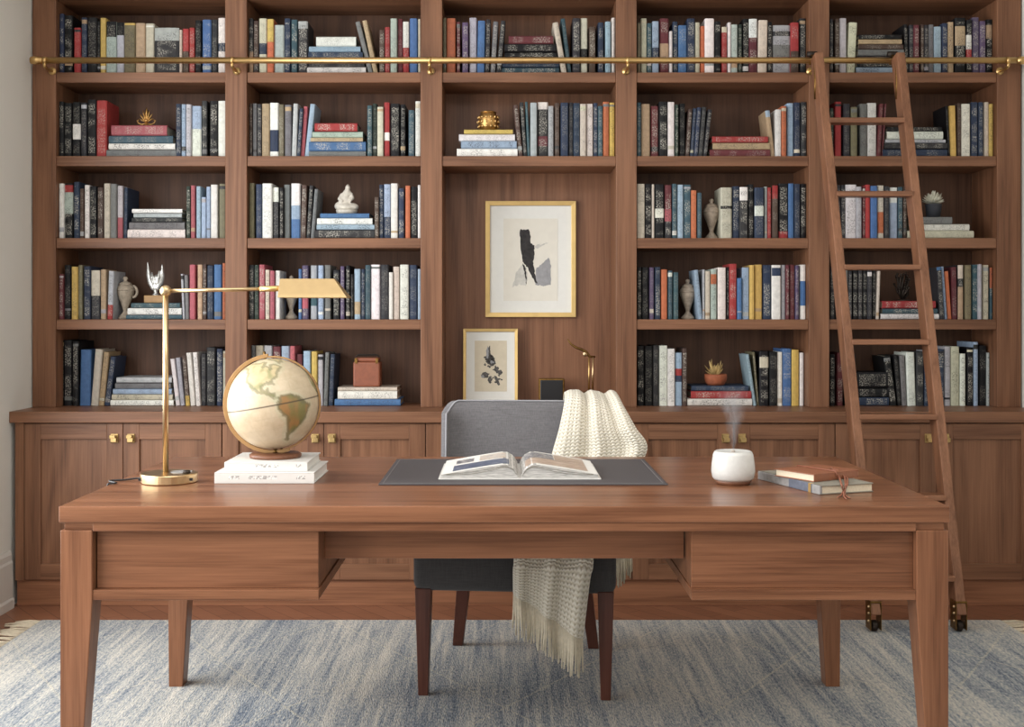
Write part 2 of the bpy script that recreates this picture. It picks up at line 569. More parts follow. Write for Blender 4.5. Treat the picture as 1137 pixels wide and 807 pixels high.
# ---------------------------------------------------------------- bookcase
YF = 5.159            # face of the upper case
YBK = 5.44            # back panels
ZT = 2.86             # top of the case
COUNTER_Z = .825
S = F / YF
px = [(36, 62), (250, 274), (467, 491), (684, 707), (898, 921), (1107, 1134)]
UP = [(wx(a, YF), wx(b, YF)) for a, b in px]
SH_TOP = [wz(80, YF), wz(173, YF), wz(264.2, YF), wz(354.6, YF), COUNTER_Z]
SH_TH = .0445
case = thing('bookcase', 'wide built-in walnut bookcase of five open bays standing on the cabinet worktop', 'bookcase', (0, 0, 0))
for x0, x1 in UP:
    obj('upright', box(x0, x1, YF, YBK, COUNTER_Z, ZT), M['case_z'], case, bevel=.0025)
for b in range(5):
    x0, x1 = UP[b][1], UP[b + 1][0]
    obj('back_panel', box(x0, x1, YBK, YBK + .02, COUNTER_Z, ZT), M['case_z'] if b == 2 else M['case_back_shaded'], case)
    tops = SH_TOP[:4] if b != 2 else SH_TOP[:2]
    for z in tops + [wz(80, YF) + .3645]:
        obj('shelf', box(x0, x1, YF + .006, YBK, z - SH_TH, z), M['case_x'], case, bevel=.002)
obj('cornice', box(UP[0][0], UP[-1][1], YF, YBK, ZT, ZC - .002), M['case_x'], case, bevel=.002)

# base cabinets
YD = 4.96
wt = obj('worktop', box(XL + .001, XR - .001, 4.925, YBK + .05, COUNTER_Z - .047, COUNTER_Z), M['case_x'], bevel=.003)
tag(wt, 'long walnut worktop running over the row of base cabinets below the bookcase', 'worktop')
pl = obj('plinth', box(XL + .02, XR - .001, YD, YBK, 0, .112), M['plinth'], bevel=.002)
tag(pl, 'walnut plinth board under the base cabinets along the floor', 'plinth')
edges = [-2.028, wx(247.5, YD), wx(473, YD), wx(701.5, YD), wx(926, YD), XR - .03]
cab_names = ['beside the pale wall', 'behind the globe', 'behind the grey chair', 'behind the white diffuser', 'behind the ladder']
DZ0, DZ1 = .114, .773


def shaker_door(x0, x1, parent, knob_side):
    st, rl = .068, .066
    bm = bmesh.new()
    y0, y1 = YD - .018, YD
    add_box(bm, x0, x0 + st, y0, y1, DZ0, DZ1)
    add_box(bm, x1 - st, x1, y0, y1, DZ0, DZ1)
    d = obj('door', bm, M['case_z'], parent, bevel=.0015)
    bm = bmesh.new()
    add_box(bm, x0 + st, x1 - st, y0, y1, DZ1 - rl, DZ1)
    obj('door_rail', bm, M['case_x'], d, bevel=.0015)
    obj('door_rail', box(x0 + st, x1 - st, y0, y1, DZ0, DZ0 + rl), M['case_x'], d, bevel=.0015)
    obj('door_panel', box(x0 + st, x1 - st, YD - .007, YD, DZ0 + rl, DZ1 - rl), M['case_z'], d)
    kx = (x1 - .034) if knob_side > 0 else (x0 + .034)
    kz = wz(486, YD)
    bm = bmesh.new()
    add_box(bm, kx - .016, kx + .016, y0 - .005, y0, kz - .019, kz + .019)
    add_box(bm, kx - .007, kx + .007, y0 - .016, y0 - .005, kz - .007, kz + .007)
    add_box(bm, kx - .015, kx + .010, y0 - .026, y0 - .016, kz + .001, kz + .015)
    add_box(bm, kx - .010, kx + .015, y0 - .026, y0 - .016, kz - .015, kz + .003)
    obj('knob', bm, M['knob_brass'], d, bevel=.002)


for i in range(5):
    x0, x1 = edges[i], edges[i + 1]
    c = thing('base_cabinet', 'walnut base cabinet with two panelled doors and brass knobs, ' + cab_names[i], 'cabinet')
    if i == 0: obj('side_stile', box(XL + .02, x0, YD - .018, YD, .112, DZ1 + .004), M['case_z'], c)
    if i == 4: obj('side_stile', box(x1, XR - .001, YD - .018, YD, .112, DZ1 + .004), M['case_z'], c)
    obj('carcass', box(x0 if i else XL + .02, x1 if i < 4 else XR - .001, YD, YBK, .112, COUNTER_Z - .047), M['case_z'], c)
    mid = (x0 + x1) / 2
    g = .002
    shaker_door(x0 + g, mid - g / 2, c, 1)
    shaker_door(mid + g / 2, x1 - g, c, -1)

# ---------------------------------------------------------------- books
PAL = {'K': ((26, 26, 29), 'black'), 'D': ((52, 52, 56), 'charcoal'), 'G': ((118, 118, 118), 'grey'), 'L': ((176, 178, 182), 'light grey'),
       'W': ((229, 226, 218), 'white'), 'C': ((208, 198, 172), 'cream'), 'N': ((46, 60, 88), 'navy'), 'B': ((66, 112, 172), 'blue'),
       'S': ((150, 178, 202), 'pale blue'), 'T': ((58, 92, 104), 'teal'), 'R': ((182, 48, 48), 'red'), 'P': ((190, 84, 96), 'pink'),
       'M': ((112, 46, 52), 'maroon'), 'O': ((212, 106, 62), 'orange'), 'Y': ((220, 180, 78), 'yellow'), 'E': ((190, 156, 116), 'tan'),
       'U': ((122, 112, 82), 'olive'), 'V': ((94, 76, 112), 'purple'), 'F': ((88, 66, 56), 'brown'), 'A': ((50, 66, 56), 'dark green'), 'Q': ((172, 190, 176), 'pale green')}
# crops: origin and magnification that the shelf measurements were taken at
CR = {'A': (0, 0, 4.211), 'B': (260, 0, 4.4826), 'C': (470, 0, 4.2458), 'D': (690, 0, 4.482), 'E': (890, 0, 4.247),
      'F': (30, 185, 4.483), 'G': (260, 185, 4.4826), 'H': (690, 185, 4.482), 'I': (890, 185, 4.482),
      'J': (0, 360, 4.033), 'K': (250, 360, 4.0333), 'L': (690, 360, 4.0348), 'Z': (890, 360, 4.0364)}
# standing: x0 x1 top colour [l<lean>] [band:from:to]   lying: x0 x1 top bottom colour (bottom first)
CELLS = [
 (0, 0, 'A', "268 298 64 N;300 338 72 K;345 376 130 R;380 406 82 N;408 452 82 K;453 467 100 K;468 495 84 Y;496 542 100 Q K:0:.3;544 578 105 L K:0:.25;579 632 108 U Y:.0:.04;634 677 108 E;679 720 110 C;722 836 130 D L:0:.28;838 850 140 C;852 882 135 R F:.5:1;884 910 130 R;912 940 95 K;946 986 92 B;988 1016 92 D;1020 1054 84 W N:.45:.6", ""),
 (0, 1, 'A', "270 298 475 K;300 336 482 K;338 376 478 K W:.4:.68;378 404 480 D;408 448 466 K;450 498 470 R;822 846 486 N;846 868 488 S;869 893 488 L;894 940 496 S W:.45:1;943 968 472 D;980 1018 472 K;1020 1056 472 W", "497 826 700 726 G;508 818 670 699 W;508 808 634 669 T;520 780 585 632 P"),
 (1, 0, 'B', "66 94 92 D E:.6:1;96 120 105 F;124 162 92 C N:.45:.65;164 196 95 O Y:0:.42;198 248 125 Q;250 280 92 N;284 314 98 T;318 366 106 D L:0:.14;668 692 108 G l-66;693 716 102 E l-56;722 748 150 F;750 775 135 R;778 810 92 Q;813 838 95 M;840 870 108 W R:.5:1;874 912 92 B;916 930 95 C", "352 655 333 358 W;370 648 312 332 D;366 645 291 311 K;368 640 258 290 N;372 628 230 257 S;408 606 182 229 W"),
 (1, 1, 'B', "72 90 515 F;92 112 515 G;114 136 518 D;138 176 516 E;178 220 512 W N:.5:.9;222 248 520 U;252 284 522 G;286 310 516 L l8;311 328 540 N l15;329 349 530 P l17;350 376 518 S l28;662 686 525 T;688 710 516 A;712 742 532 C;746 774 510 R W:.55:.7;778 824 516 K;828 852 520 K;868 896 548 T;902 930 504 W", "372 655 752 772 G;372 655 705 751 B;380 640 684 704 E;388 640 655 683 Q;400 612 612 654 R"),
 (2, 0, 'C', "88 108 85 U;110 152 86 O;158 174 104 M;184 212 106 V;218 252 84 L;254 288 98 B l4;290 312 92 D l6;316 340 102 G l14;344 366 98 D l22;652 678 106 C l-42;680 700 88 T l-32;704 740 86 D;742 774 86 C K:.55:.75;782 812 126 F;824 850 106 N;858 884 102 S;888 908 84 W", "366 640 318 340 T;372 640 298 317 N;380 636 271 297 D;384 630 246 270 K;382 626 206 245 K;402 612 168 205 M"),
 (2, 1, 'C', "448 470 495 F l-24;472 490 482 D l-18;492 504 480 T l-12;505 536 484 L;540 588 482 D W:0:.13 M:.62:.8;590 614 500 L;620 642 486 F;648 684 484 N;686 706 484 D;708 738 486 N;740 768 490 C;770 800 490 W;802 822 486 N;824 846 500 T;848 876 480 O;878 908 484 Y", "158 444 700 733 W;178 440 664 699 S;168 432 632 663 W;192 422 610 631 Y"),
 (3, 0, 'D', "80 96 115 U;98 126 92 C;128 150 116 T;154 186 106 S N:.5:.75;192 236 92 M E:.45:.72;240 254 155 W;256 280 108 N;284 326 126 B;328 366 92 N;368 390 112 C;392 414 130 O;416 462 92 W;466 494 106 K;500 526 134 R C:0:.12;530 546 112 W;548 578 122 Q;580 600 122 A;604 634 94 K;636 676 94 M W:0:.34;680 724 100 C l5;728 750 110 K;754 842 126 L D:.12:.22 G:.4:.68;844 884 112 R F:.56:1;888 920 92 D", ""),
 (3, 1, 'D', "78 98 510 T;100 142 518 E;148 184 528 M;188 230 506 K;232 264 508 W;268 284 520 A;288 317 516 K;318 338 543 F l16;340 358 540 N l17;360 380 535 N l18;382 404 533 D l20;406 426 545 D l26;742 765 550 E l-26 S:0:.14;768 796 545 W;798 822 528 O;826 856 514 S;860 890 510 N;896 922 508 D", "440 740 744 774 M;455 738 710 743 E;452 730 678 709 R"),
 (4, 0, 'E', "134 150 90 D;158 180 90 F;182 212 86 L;214 252 106 C l12;488 506 115 K l-6;508 530 118 D;532 556 118 M;562 578 116 F;580 600 118 D;602 624 116 G;626 660 126 S;664 690 110 N;692 718 104 E;726 774 84 K E:.15:.5;778 804 94 K W:.28:.55 R:.55:.7;806 838 82 V;840 870 100 V;872 914 92 K E:.1:.35", "258 486 316 343 S;262 486 290 315 K;268 484 263 289 D;268 484 232 262 G;269 480 208 231 F;270 474 184 207 E;270 472 162 183 K"),
 (4, 1, 'E', "134 152 510 A;158 188 480 R;198 230 490 D;236 264 505 U;276 310 490 G;312 354 486 W;356 374 490 M l14;376 386 490 M l16;692 705 500 K l-14;706 732 498 Y l-6;734 756 488 F;758 796 490 W;800 832 482 N;836 858 482 N;862 884 482 C;886 914 490 Y", "384 688 703 735 N;392 688 673 702 D;396 680 657 672 L;404 668 619 656 W;406 662 598 618 K"),
 (0, 2, 'F', "158 182 84 W;184 228 84 K R:.03:.16 Q:.16:.55;232 260 76 N;262 282 110 F;286 310 92 W;312 346 98 K;350 378 104 F;382 412 84 C;414 444 86 G;448 476 96 L P:.6:1;480 497 105 N l4;792 812 98 A;814 836 94 P;842 864 98 S;866 890 152 S;892 912 100 S;914 948 90 W;956 988 86 U", "500 786 312 354 W;508 784 276 311 G;520 772 254 275 D;530 770 232 253 L;522 772 210 231 W"),
 (0, 3, 'F', "158 180 535 M;186 218 490 K;220 250 498 Y;254 276 490 U;282 314 496 N;318 362 516 D C:0:.52;366 392 512 E;398 424 520 L l8 R:.7:1;774 786 534 L l-10;788 806 540 G l-6;808 836 488 P;848 872 488 E;874 892 486 F;896 926 492 N;930 968 488 B;972 988 480 O", "492 770 738 758 T;500 768 704 737 W;518 760 678 703 T"),
 (1, 2, 'G', "66 100 82 U;108 138 88 N;140 188 84 W;190 222 104 D W:0:.28;226 244 104 K;248 276 90 G;284 328 84 W B:.65:1 S:.4:.65;330 356 92 F l6;358 378 94 D l16;380 398 112 G l20;698 720 152 F;722 742 90 N;746 778 88 S N:.6:1;780 814 84 W;818 846 108 N;852 876 95 O;878 910 100 K;914 930 92 W", "400 698 314 353 D;410 698 288 313 S;412 688 256 287 W;428 672 232 255 B"),
 (1, 3, 'G', "70 98 490 D;100 122 490 A;124 152 488 P;154 176 514 C;178 200 518 P;204 228 518 W;320 336 510 B;338 368 492 V P:.5:.8;380 412 492 L T:.5:.75;418 444 492 S;450 480 490 G;492 524 514 K;528 548 496 V;556 576 492 K;580 594 536 K;598 628 510 S E:.65:.9;632 650 510 N;652 678 490 T;680 726 488 W;730 768 488 D;770 790 526 W;792 822 498 C;826 868 488 W;872 910 490 N;914 930 510 S", ""),
 (3, 2, 'H', "78 116 86 C;118 150 86 K;152 164 88 C;168 212 88 K W:.45:.62;216 250 92 D M:0:.45 P:.45:.68;254 276 86 T;278 308 90 S;310 346 90 T;348 374 118 O;378 400 130 T;495 550 104 C K:.36:.42;554 588 98 N;590 630 102 D W:0:.26;632 658 88 K;664 710 104 N W:.36:.56;712 726 100 L;728 746 104 R;752 780 94 F R:0:.25;784 830 84 K R:.87:.99;832 858 84 B;862 890 86 N;892 926 86 K", ""),
 (3, 3, 'H', "80 100 500 K;102 134 500 K;140 162 502 V;168 194 500 N;198 228 512 O;232 254 518 T;258 284 526 T;384 404 514 S l-22;405 416 512 L;418 442 520 C;446 474 510 Q O:.1:.3;480 520 502 W;524 536 500 K;538 574 484 R;578 600 555 B;602 636 502 S;640 662 490 Y;664 700 488 Y;704 744 490 N;750 794 490 W N:.05:.2;796 816 490 L;820 836 490 M;838 862 488 M;866 884 492 V;890 930 488 W B:.3:.75", ""),
 (4, 2, 'I', "162 196 92 D;198 218 92 D;220 274 90 W;276 300 100 L;304 318 100 M;320 342 90 R;346 378 96 B;380 410 94 C O:.5:.9;414 436 98 D;440 478 104 S W:0:.3;482 504 102 T;506 524 100 F", "528 858 319 356 C;548 836 286 318 W;560 750 250 285 G"),
 (4, 3, 'I', "144 165 500 D;168 198 505 D;200 232 505 G;234 252 520 D;255 280 515 K;282 304 515 D;306 328 515 K;330 352 515 D;353 370 515 K;372 386 520 C l8;688 712 500 D l-14 B:0:.06;713 726 498 S l-18;728 748 520 O l-16;750 776 500 M l-4;780 806 490 D C:0:.25 E:.4:1;818 846 490 U;850 878 488 T;882 898 486 L;904 932 490 C;938 968 502 T O:0:.4", "395 684 732 760 W;404 678 706 731 T;402 668 668 705 R"),
 (0, 4, 'J', "252 282 70 K;286 322 72 K;324 350 76 K;356 402 114 B l5;406 438 112 C l20;440 464 125 E l24;466 490 145 N l28;787 806 155 W l-26;808 828 150 L l-22;831 850 140 F l-18 Y:.8:1;852 875 128 W l-20;878 898 126 W l-16;900 922 132 D;924 964 104 D;970 996 110 N;998 1010 120 C", "494 776 340 366 W;500 772 314 339 C;505 768 290 313 S;515 764 262 289 G;521 768 238 261 L"),
 (1, 4, 'K', "98 134 95 G;136 170 96 C;174 210 96 L;214 248 100 M;252 288 98 S;290 312 98 P;318 346 134 M;350 382 120 S;386 412 122 Y;414 438 136 L;440 458 126 G l8;460 482 134 N l10", "490 785 336 366 B;504 770 300 335 W;504 770 282 299 C"),
 (3, 4, 'L', "72 102 98 K;104 140 98 K;142 166 95 D;170 206 96 W;208 240 110 W;242 272 128 S R:.3:.43 N:.43:.55;274 294 108 F;592 606 135 S l-34;607 618 125 U l-20;620 660 122 K C:.1:.3;664 698 124 K;699 721 125 W;722 762 110 B;764 796 115 Y;800 830 128 W", "296 586 334 362 W;312 582 300 333 R;314 570 276 299 N"),
 (4, 4, 'Z', "128 150 135 K;160 186 128 M;200 222 140 K;224 242 135 D;398 428 142 K l-30;430 450 140 K l-18;452 474 140 G l-12;478 514 126 W l-8;516 548 124 D;550 570 124 N;574 592 118 L;594 610 116 K;612 640 112 N;642 668 100 L;670 708 100 C;712 736 132 W;744 770 104 K;772 792 80 S;796 830 96 K;834 866 128 L", "250 392 328 362 N;252 390 285 327 K;250 388 215 284 K"),
]
BAYW = ['leftmost bay', 'second bay', 'middle bay', 'fourth bay', 'rightmost bay']
ROWW = ['top shelf', 'second shelf', 'third shelf', 'fourth shelf', 'worktop']
ORD = ['', 'first', 'second', 'third', 'fourth', 'fifth', 'sixth', 'seventh', 'eighth', 'ninth', 'tenth', 'eleventh']
stack_top = {}


def book_bm(w, h, d, base, bands, text, bm=None, mx=None):
    """hardback: boards and rounded spine round a recessed page block; x across the spine, z along it, spine toward -y"""
    if bm is None: bm = bmesh.new()
    cl = bm.loops.layers.float_color.get('Col') or bm.loops.layers.float_color.new('Col')
    ul = bm.loops.layers.uv.get('UVMap') or bm.loops.layers.uv.new('UVMap')
    mx = mx or Matrix.Identity(4)
    page = lin((205, 196, 176))
    th = min(.003, w * .14)
    def face(pts, col, al=0.0):
        f = bm.faces.new([bm.verts.new(mx @ Vector(p)) for p in pts])
        for lp, p in zip(f.loops, pts):
            lp[cl] = (*col, al); lp[ul].uv = (p[0], p[2])
    cuts = sorted({0.0, 1.0, *[t for b in bands for t in b[1:]], .07, .93})
    xs = [0, .12, .5, .88, 1]
    ys = [.006, .0015, 0, .0015, .006]
    for a, b in zip(cuts, cuts[1:]):
        m = (a + b) / 2
        c = base
        for cc, f0, f1 in bands:
            if f0 <= m <= f1: c = cc
        za, zb = h * (1 - b), h * (1 - a)
        for i in range(4):
            al = text if (i in (1, 2) and .07 <= m <= .93) else 0
            face([(xs[i] * w, ys[i], za), (xs[i + 1] * w, ys[i + 1], za), (xs[i + 1] * w, ys[i + 1], zb), (xs[i] * w, ys[i], zb)], c, al)
    y0 = .006
    # boards
    for x0, x1 in ((0, th), (w - th, w)):
        face([(x0, d, 0), (x0, y0, 0), (x0, y0, h), (x0, d, h)], base)
        face([(x1, y0, 0), (x1, d, 0), (x1, d, h), (x1, y0, h)], base)
        face([(x0, y0, h), (x1, y0, h), (x1, d, h), (x0, d, h)], base)
        face([(x0, d, 0), (x1, d, 0), (x1, y0, 0), (x0, y0, 0)], base)
        face([(x1, d, 0), (x0, d, 0), (x0, d, h), (x1, d, h)], base)
    # spine cap and page block
    for z, s in ((h, 1), (0, -1)):
        q = [(xs[i] * w, ys[i], z) for i in range(5)]
        face(q if s > 0 else q[::-1], base)
    r = .004
    face([(th, y0, h - r), (w - th, y0, h - r), (w - th, d - r, h - r), (th, d - r, h - r)], page)
    face([(th, d - r, r), (w - th, d - r, r), (w - th, y0, r), (th, y0, r)], page)
    face([(w - th, d - r, r), (th, d - r, r), (th, d - r, h - r), (w - th, d - r, h - r)], page)
    face([(th, y0, h - r), (th, y0, h), (w - th, y0, h), (w - th, y0, h - r)], base)
    return bm


def jit(c):
    k = random.uniform(.86, 1.1)
    g = sum(c) / 3; c = tuple(v * .74 + g * .26 for v in c)
    return tuple(min(1, v * k * random.uniform(.95, 1.05)) for v in lin(c))


books = []   # (pixel area, build args)
for bay, row, cr, st, ly in CELLS:
    ox, oy, mag = CR[cr]
    zs = SH_TOP[row]
    Y0 = 5.226 if row == 4 else 5.185
    cell = []
    names = [t.split()[3] for t in st.split(';')]
    seen = {}
    prev = -9
    prevlean = 0
    for t in st.split(';'):
        p = t.split()
        x0, x1, top, c = float(p[0]), float(p[1]), float(p[2]), p[3]
        lean = 0; bands = []; bcs = []
        for q in p[4:]:
            if q[0] == 'l': lean = float(q[1:])
            else:
                bc, f0, f1 = q.split(':'); bands.append((jit(PAL[bc][0]), float(f0), float(f1))); bcs.append(PAL[bc][1])
        Y = Y0 + random.uniform(0, .018)
        X0, X1 = wx(ox + x0 / mag, Y), wx(ox + x1 / mag, Y)
        h = wz(oy + top / mag, Y) - zs
        dx = lean / mag * Y / F
        ang = math.atan2(dx, h)
        X0 = max(X0, UP[bay][1] + .002); X1 = min(X1, UP[bay + 1][0] - .002)
        w = (X1 - X0) * math.cos(ang)
        h = h / math.cos(ang)
        if ang: h -= w * abs(math.tan(ang)) * .5
        d = min(YBK - Y - .01, max(.13, h * random.uniform(.66, .76)))
        if ang >= 0: piv, lx = X1, -w
        else: piv, lx = X0, 0
        mx = Matrix.Translation((piv, Y, zs + .0004)) @ Matrix.Rotation(ang, 4, 'Y') @ Matrix.Translation((lx, 0, 0))
        seen[c] = seen.get(c, 0) + 1
        tot = names.count(c)
        cn = PAL[c][1]
        where = f"on {ROWW[row]} of the {BAYW[bay]}"
        if row == 4: where = f"on worktop of the {BAYW[bay]}"
        if tot == 1:
            art = 'only ' + cn + ' book'
            lab = f"{art}{' leaning' if abs(ang) > .05 else ' standing'} {where}" + (f", {bcs[0]} band" if bcs else '')
        else:
            lab = f"{ORD[seen[c]]} from left of {tot} {cn} books standing {where}"
        if len(lab.split()) > 16: print('LONG', lab)
        text = random.choice((.35, .8, 1, 1)) if c in 'KDNTAFMGV' else random.choice((0, .25, .5, .8))
        base = jit(PAL[c][0])
        if not bands and random.random() < .35:
            f0 = random.choice((.04, .8, .86)); bands.append((jit(PAL[random.choice('LWCEGD')][0]), f0, f0 + random.uniform(.03, .09)))
        books.append(((x1 - x0) * (h * F / Y), lab, (w, h, d, base, bands, text), mx))
    z = zs
    L = [q.split() for q in ly.split(';')] if ly else []
    posn = {1: ['topmost'], 2: ['bottom', 'topmost']}
    for i, p in enumerate(L):
        x0, x1, t, b, c = float(p[0]), float(p[1]), float(p[2]), float(p[3]), p[4]
        Y = Y0 + random.uniform(0, .014)
        X0, X1 = wx(ox + x0 / mag, Y), wx(ox + x1 / mag, Y)
        zt = wz(oy + t / mag, Y)
        w = zt - z - .0006
        # lying: local z -> +x, local x -> -z
        mx = Matrix.Translation((X0, Y, zt)) @ Matrix.Rotation(math.radians(90), 4, 'Y')
        pos = 'bottom' if i == 0 else 'topmost' if i == len(L) - 1 else ORD[i + 1] + ' up'
        where = f"on the {ROWW[row]}, {BAYW[bay]}"
        lab = f"{PAL[c][1]} book lying flat, {pos} in the stack {where}"
        d = min(YBK - Y - .01, max(.15, (X1 - X0) * random.uniform(.7, .8)))
        bands = []
        base = jit(PAL[c][0])
        books.append((1.2 * (x1 - x0) * (t and (b - t)), lab, (w, X1 - X0, d, base, bands, random.choice((.4, .7, 1))), mx))
        z = zt + .0003
    stack_top[(bay, row)] = z

books.sort(key=lambda b: -b[0])
print('BOOKS', len(books))
labs = [b[1] for b in books]
print('dup labels', [l for l in set(labs) if labs.count(l) > 1][:10])
KEEP = 300
for area, lab, args, mx in books[:KEEP]:
    bm = book_bm(*args)
    me = bpy.data.meshes.new('book'); bmesh.ops.recalc_face_normals(bm, faces=bm.faces) if False else None
    bm.to_mesh(me); bm.free(); me.materials.append(M['book'])
    o = bpy.data.objects.new('book', me); o.matrix_world = mx; link(o)
    tag(o, lab, 'book', 'books on the bookcase shelves')
if len(books) > KEEP:
    bm = bmesh.new(); bm.loops.layers.float_color.new('Col'); bm.loops.layers.uv.new('UVMap')
    for area, lab, args, mx in books[KEEP:]:
        book_bm(*args, bm=bm, mx=mx)
    me = bpy.data.meshes.new('slim_books'); bm.to_mesh(me); bm.free(); me.materials.append(M['book'])
    o = bpy.data.objects.new('slim_books', me); link(o)
    tag(o, 'remaining slim books wedged between the larger ones along the bookcase shelves', 'books', None, 'stuff')

# ---------------------------------------------------------------- shelf ornaments
YO = 5.27


def at(cr, cx_):
    ox, oy, mag = CR[cr]; return wx(ox + cx_ / mag, YO)


def urn(label, cr, cxp, x0p, x1p, topp, row, mat, handles=False, zbase=None):
    ox, oy, mag = CR[cr]
    z = SH_TOP[row] if zbase is None else zbase
    X = at(cr, cxp)
    h = wz(oy + topp / mag, YO) - z
    r = (x1p - x0p) / mag * YO / F / 2
    t = thing('stone_urn', label, 'urn', (X, YO, z))
    prof = [(0, 0), (.78, 0), (.8, .05), (.62, .09), (.34, .15), (.24, .2), (.3, .24), (.36, .28), (.7, .46), (.95, .6), (1, .7), (.92, .74), (.8, .77), (.74, .8)]
    obj('urn_body', lathe([(a * r, b * h) for a, b in prof]), mat, t, smooth=True)
    lid = [(.78, .80), (.7, .83), (.4, .87), (.2, .88), (.22, .91), (.3, .94), (.24, .975), (0, 1)]
    obj('urn_lid', lathe([(a * r, b * h) for a, b in lid]), mat, t, smooth=True)
    obj('rim_band', lathe([(.98 * r, .655 * h), (1.05 * r, .665 * h), (1.05 * r, .685 * h), (.98 * r, .695 * h)]), mat, t, smooth=True)
    if handles:
        for s in (-1, 1):
            pts = [(s * r * (.85 + .5 * math.sin(a)), 0, h * (.64 - .13 * math.cos(a))) for a in [math.pi * k / 8 for k in range(9)]]
            obj('handle', tube(pts, .006, seg=8), mat, t, smooth=True)
    return t


urn('weathered stone urn with two side handles beside yellow and tan books', 'F', 490, 447, 533, 545, 3, M['stone'], True)
urn('grey stone urn standing behind the brass lamp shade', 'G', 285, 247, 324, 540, 3, M['stone'])
urn('lidded bronze-grey urn on third shelf of the fourth bay', 'H', 448, 407, 488, 158, 2, M['urn_bronze'])
urn('lidded bronze-grey urn on fourth shelf of the fourth bay', 'H', 330, 290, 371, 558, 3, M['urn_bronze'])

# gilded palmette ornament
t = thing('gold_palmette', 'small gilded leaf ornament standing on the pink book', 'ornament', (at('A', 684), YO, stack_top[(0, 1)])); t.scale = (1.1, 1.1, 1.1)
obj('foot', lathe([(0, 0), (.016, 0), (.016, .006), (.006, .012), (.005, .03), (0, .03)]), M['gold_ornament'], t, smooth=True)
bm = bmesh.new()
for k, (a, l) in enumerate(((-68, .034), (-44, .045), (-22, .052), (0, .062), (22, .052), (44, .045), (68, .034))):
    r = math.radians(a)
    add_leaf(bm, (0, 0, .024), (math.sin(r), -.06 * (k % 2), math.cos(r)), l, .014, .5)
    add_leaf(bm, (0, .005, .03), (math.sin(r) * .8, .5, math.cos(r)), l * .8, .012, .5)
add_ball(bm, (0, 0, .03), .009, 10, 8)
for s in (-1, 1): add_tube(bm, [(0, 0, .02), (s * .018, 0, .014), (s * .032, 0, .02), (s * .037, 0, .03), (s * .03, 0, .035)], [.004, .004, .003, .003, .002], 6)
obj('leaf_crest', bm, M['gold_ornament'], t, smooth=True)

# gold pierced jar
X = at('C', 307); z = stack_top[(2, 1)]
t = thing('gold_jar', 'round dark-gold pierced jar on the yellow book', 'jar', (X, YO, z))
r = 49 / 4.2458 * YO / F
bm = lathe([(0, 0), (.6 * r, 0), (.66 * r, .08 * r), (.92 * r, .5 * r), (1 * r, 1.0 * r), (.93 * r, 1.45 * r), (.74 * r, 1.78 * r), (.7 * r, 1.86 * r)], seg=28)
obj('jar_body', bm, M['gold_ornament'], t, smooth=True)
bm = bmesh.new()
for k in range(14):
    a = 2 * math.pi * k / 14
    for zz, rr in ((.5, .97), (.95, 1.04), (1.38, .98)):
        add_ball(bm, (rr * r * math.cos(a + zz), rr * r * math.sin(a + zz), zz * r), (.1 * r, .1 * r, .16 * r), 8, 6)
obj('raised_beads', bm, M['rail_brass'], t, smooth=True)
obj('lid', lathe([(0, 1.86 * r), (.78 * r, 1.86 * r), (.78 * r, 1.92 * r), (.5 * r, 2.02 * r), (0, 2.06 * r)]), M['gold_ornament'], t, smooth=True)

# silvered horned ornament on a block
z = stack_top[(0, 3)]
t = thing('silver_wing_ornament', 'silvered glass ornament with two raised wings on a wooden block', 'ornament', (at('F', 640), YO, z))
obj('block', box(-.044, .044, -.03, .03, 0, .034), M['block_oak'], t, bevel=.003)
k = YO / F / 4.483
T = []
for sg, hx, hz in ((-1, 40, 170), (1, 32, 158)):
    T.append(([(sg * 6 * k, 0, .034 + 30 * k), (sg * 24 * k, 0, .034 + 62 * k), (sg * 34 * k, 0, .034 + 100 * k), (sg * hx * k, 0, .034 + hz * k)], [.012, .014, .011, .0025]))
for px_, pz_ in ((-14, 116), (4, 104), (18, 124)): T.append(([(px_ * .6 * k, -.006, .034 + 60 * k), (px_ * k, -.012, .034 + 90 * k), (px_ * 1.1 * k, -.006, .034 + pz_ * k)], [.009, .008, .003]))
T.append(([(0, 0, .03), (0, 0, .034 + 34 * k)], [.010, .008]))
blob('wings', M['silver_glass'], [((0, 0, .034 + 58 * k), (.028, .013, .030)), ((0, 0, .036), (.018, .014, .005))], .003, t, T)

# pale seated figurine
z = stack_top[(1, 2)]
k = YO / F / 4.4826
t = thing('stone_figurine', 'pale carved stone figurine of a robed seated figure on stacked books', 'figurine', (at('G', 560), YO, z))
obj('pedestal', lathe([(0, 0), (46 * k, 0), (50 * k, 10 * k), (54 * k, 22 * k), (0, 24 * k)], seg=24), M['marble'], t, smooth=True)
blob('figure', M['marble'], [((-28 * k, 0, 42 * k), (34 * k, 28 * k, 24 * k)), ((28 * k, -4 * k, 38 * k), (34 * k, 26 * k, 20 * k)), ((0, -6 * k, 36 * k), (44 * k, 34 * k, 20 * k)),
     ((-6 * k, 0, 76 * k), (30 * k, 24 * k, 34 * k)), ((2 * k, 0, 104 * k), (22 * k, 18 * k, 24 * k)), ((6 * k, -4 * k, 132 * k), (13 * k, 13 * k, 16 * k)), ((6 * k, 2 * k, 142 * k), (9 * k, 9 * k, 10 * k))],
     .004, t, [([(-22 * k, 0, 104 * k), (-36 * k, -14 * k, 76 * k), (-16 * k, -26 * k, 62 * k)], [9 * k, 9 * k, 7 * k]), ([(22 * k, 0, 106 * k), (32 * k, -12 * k, 80 * k), (18 * k, -26 * k, 64 * k)], [9 * k, 9 * k, 7 * k])])

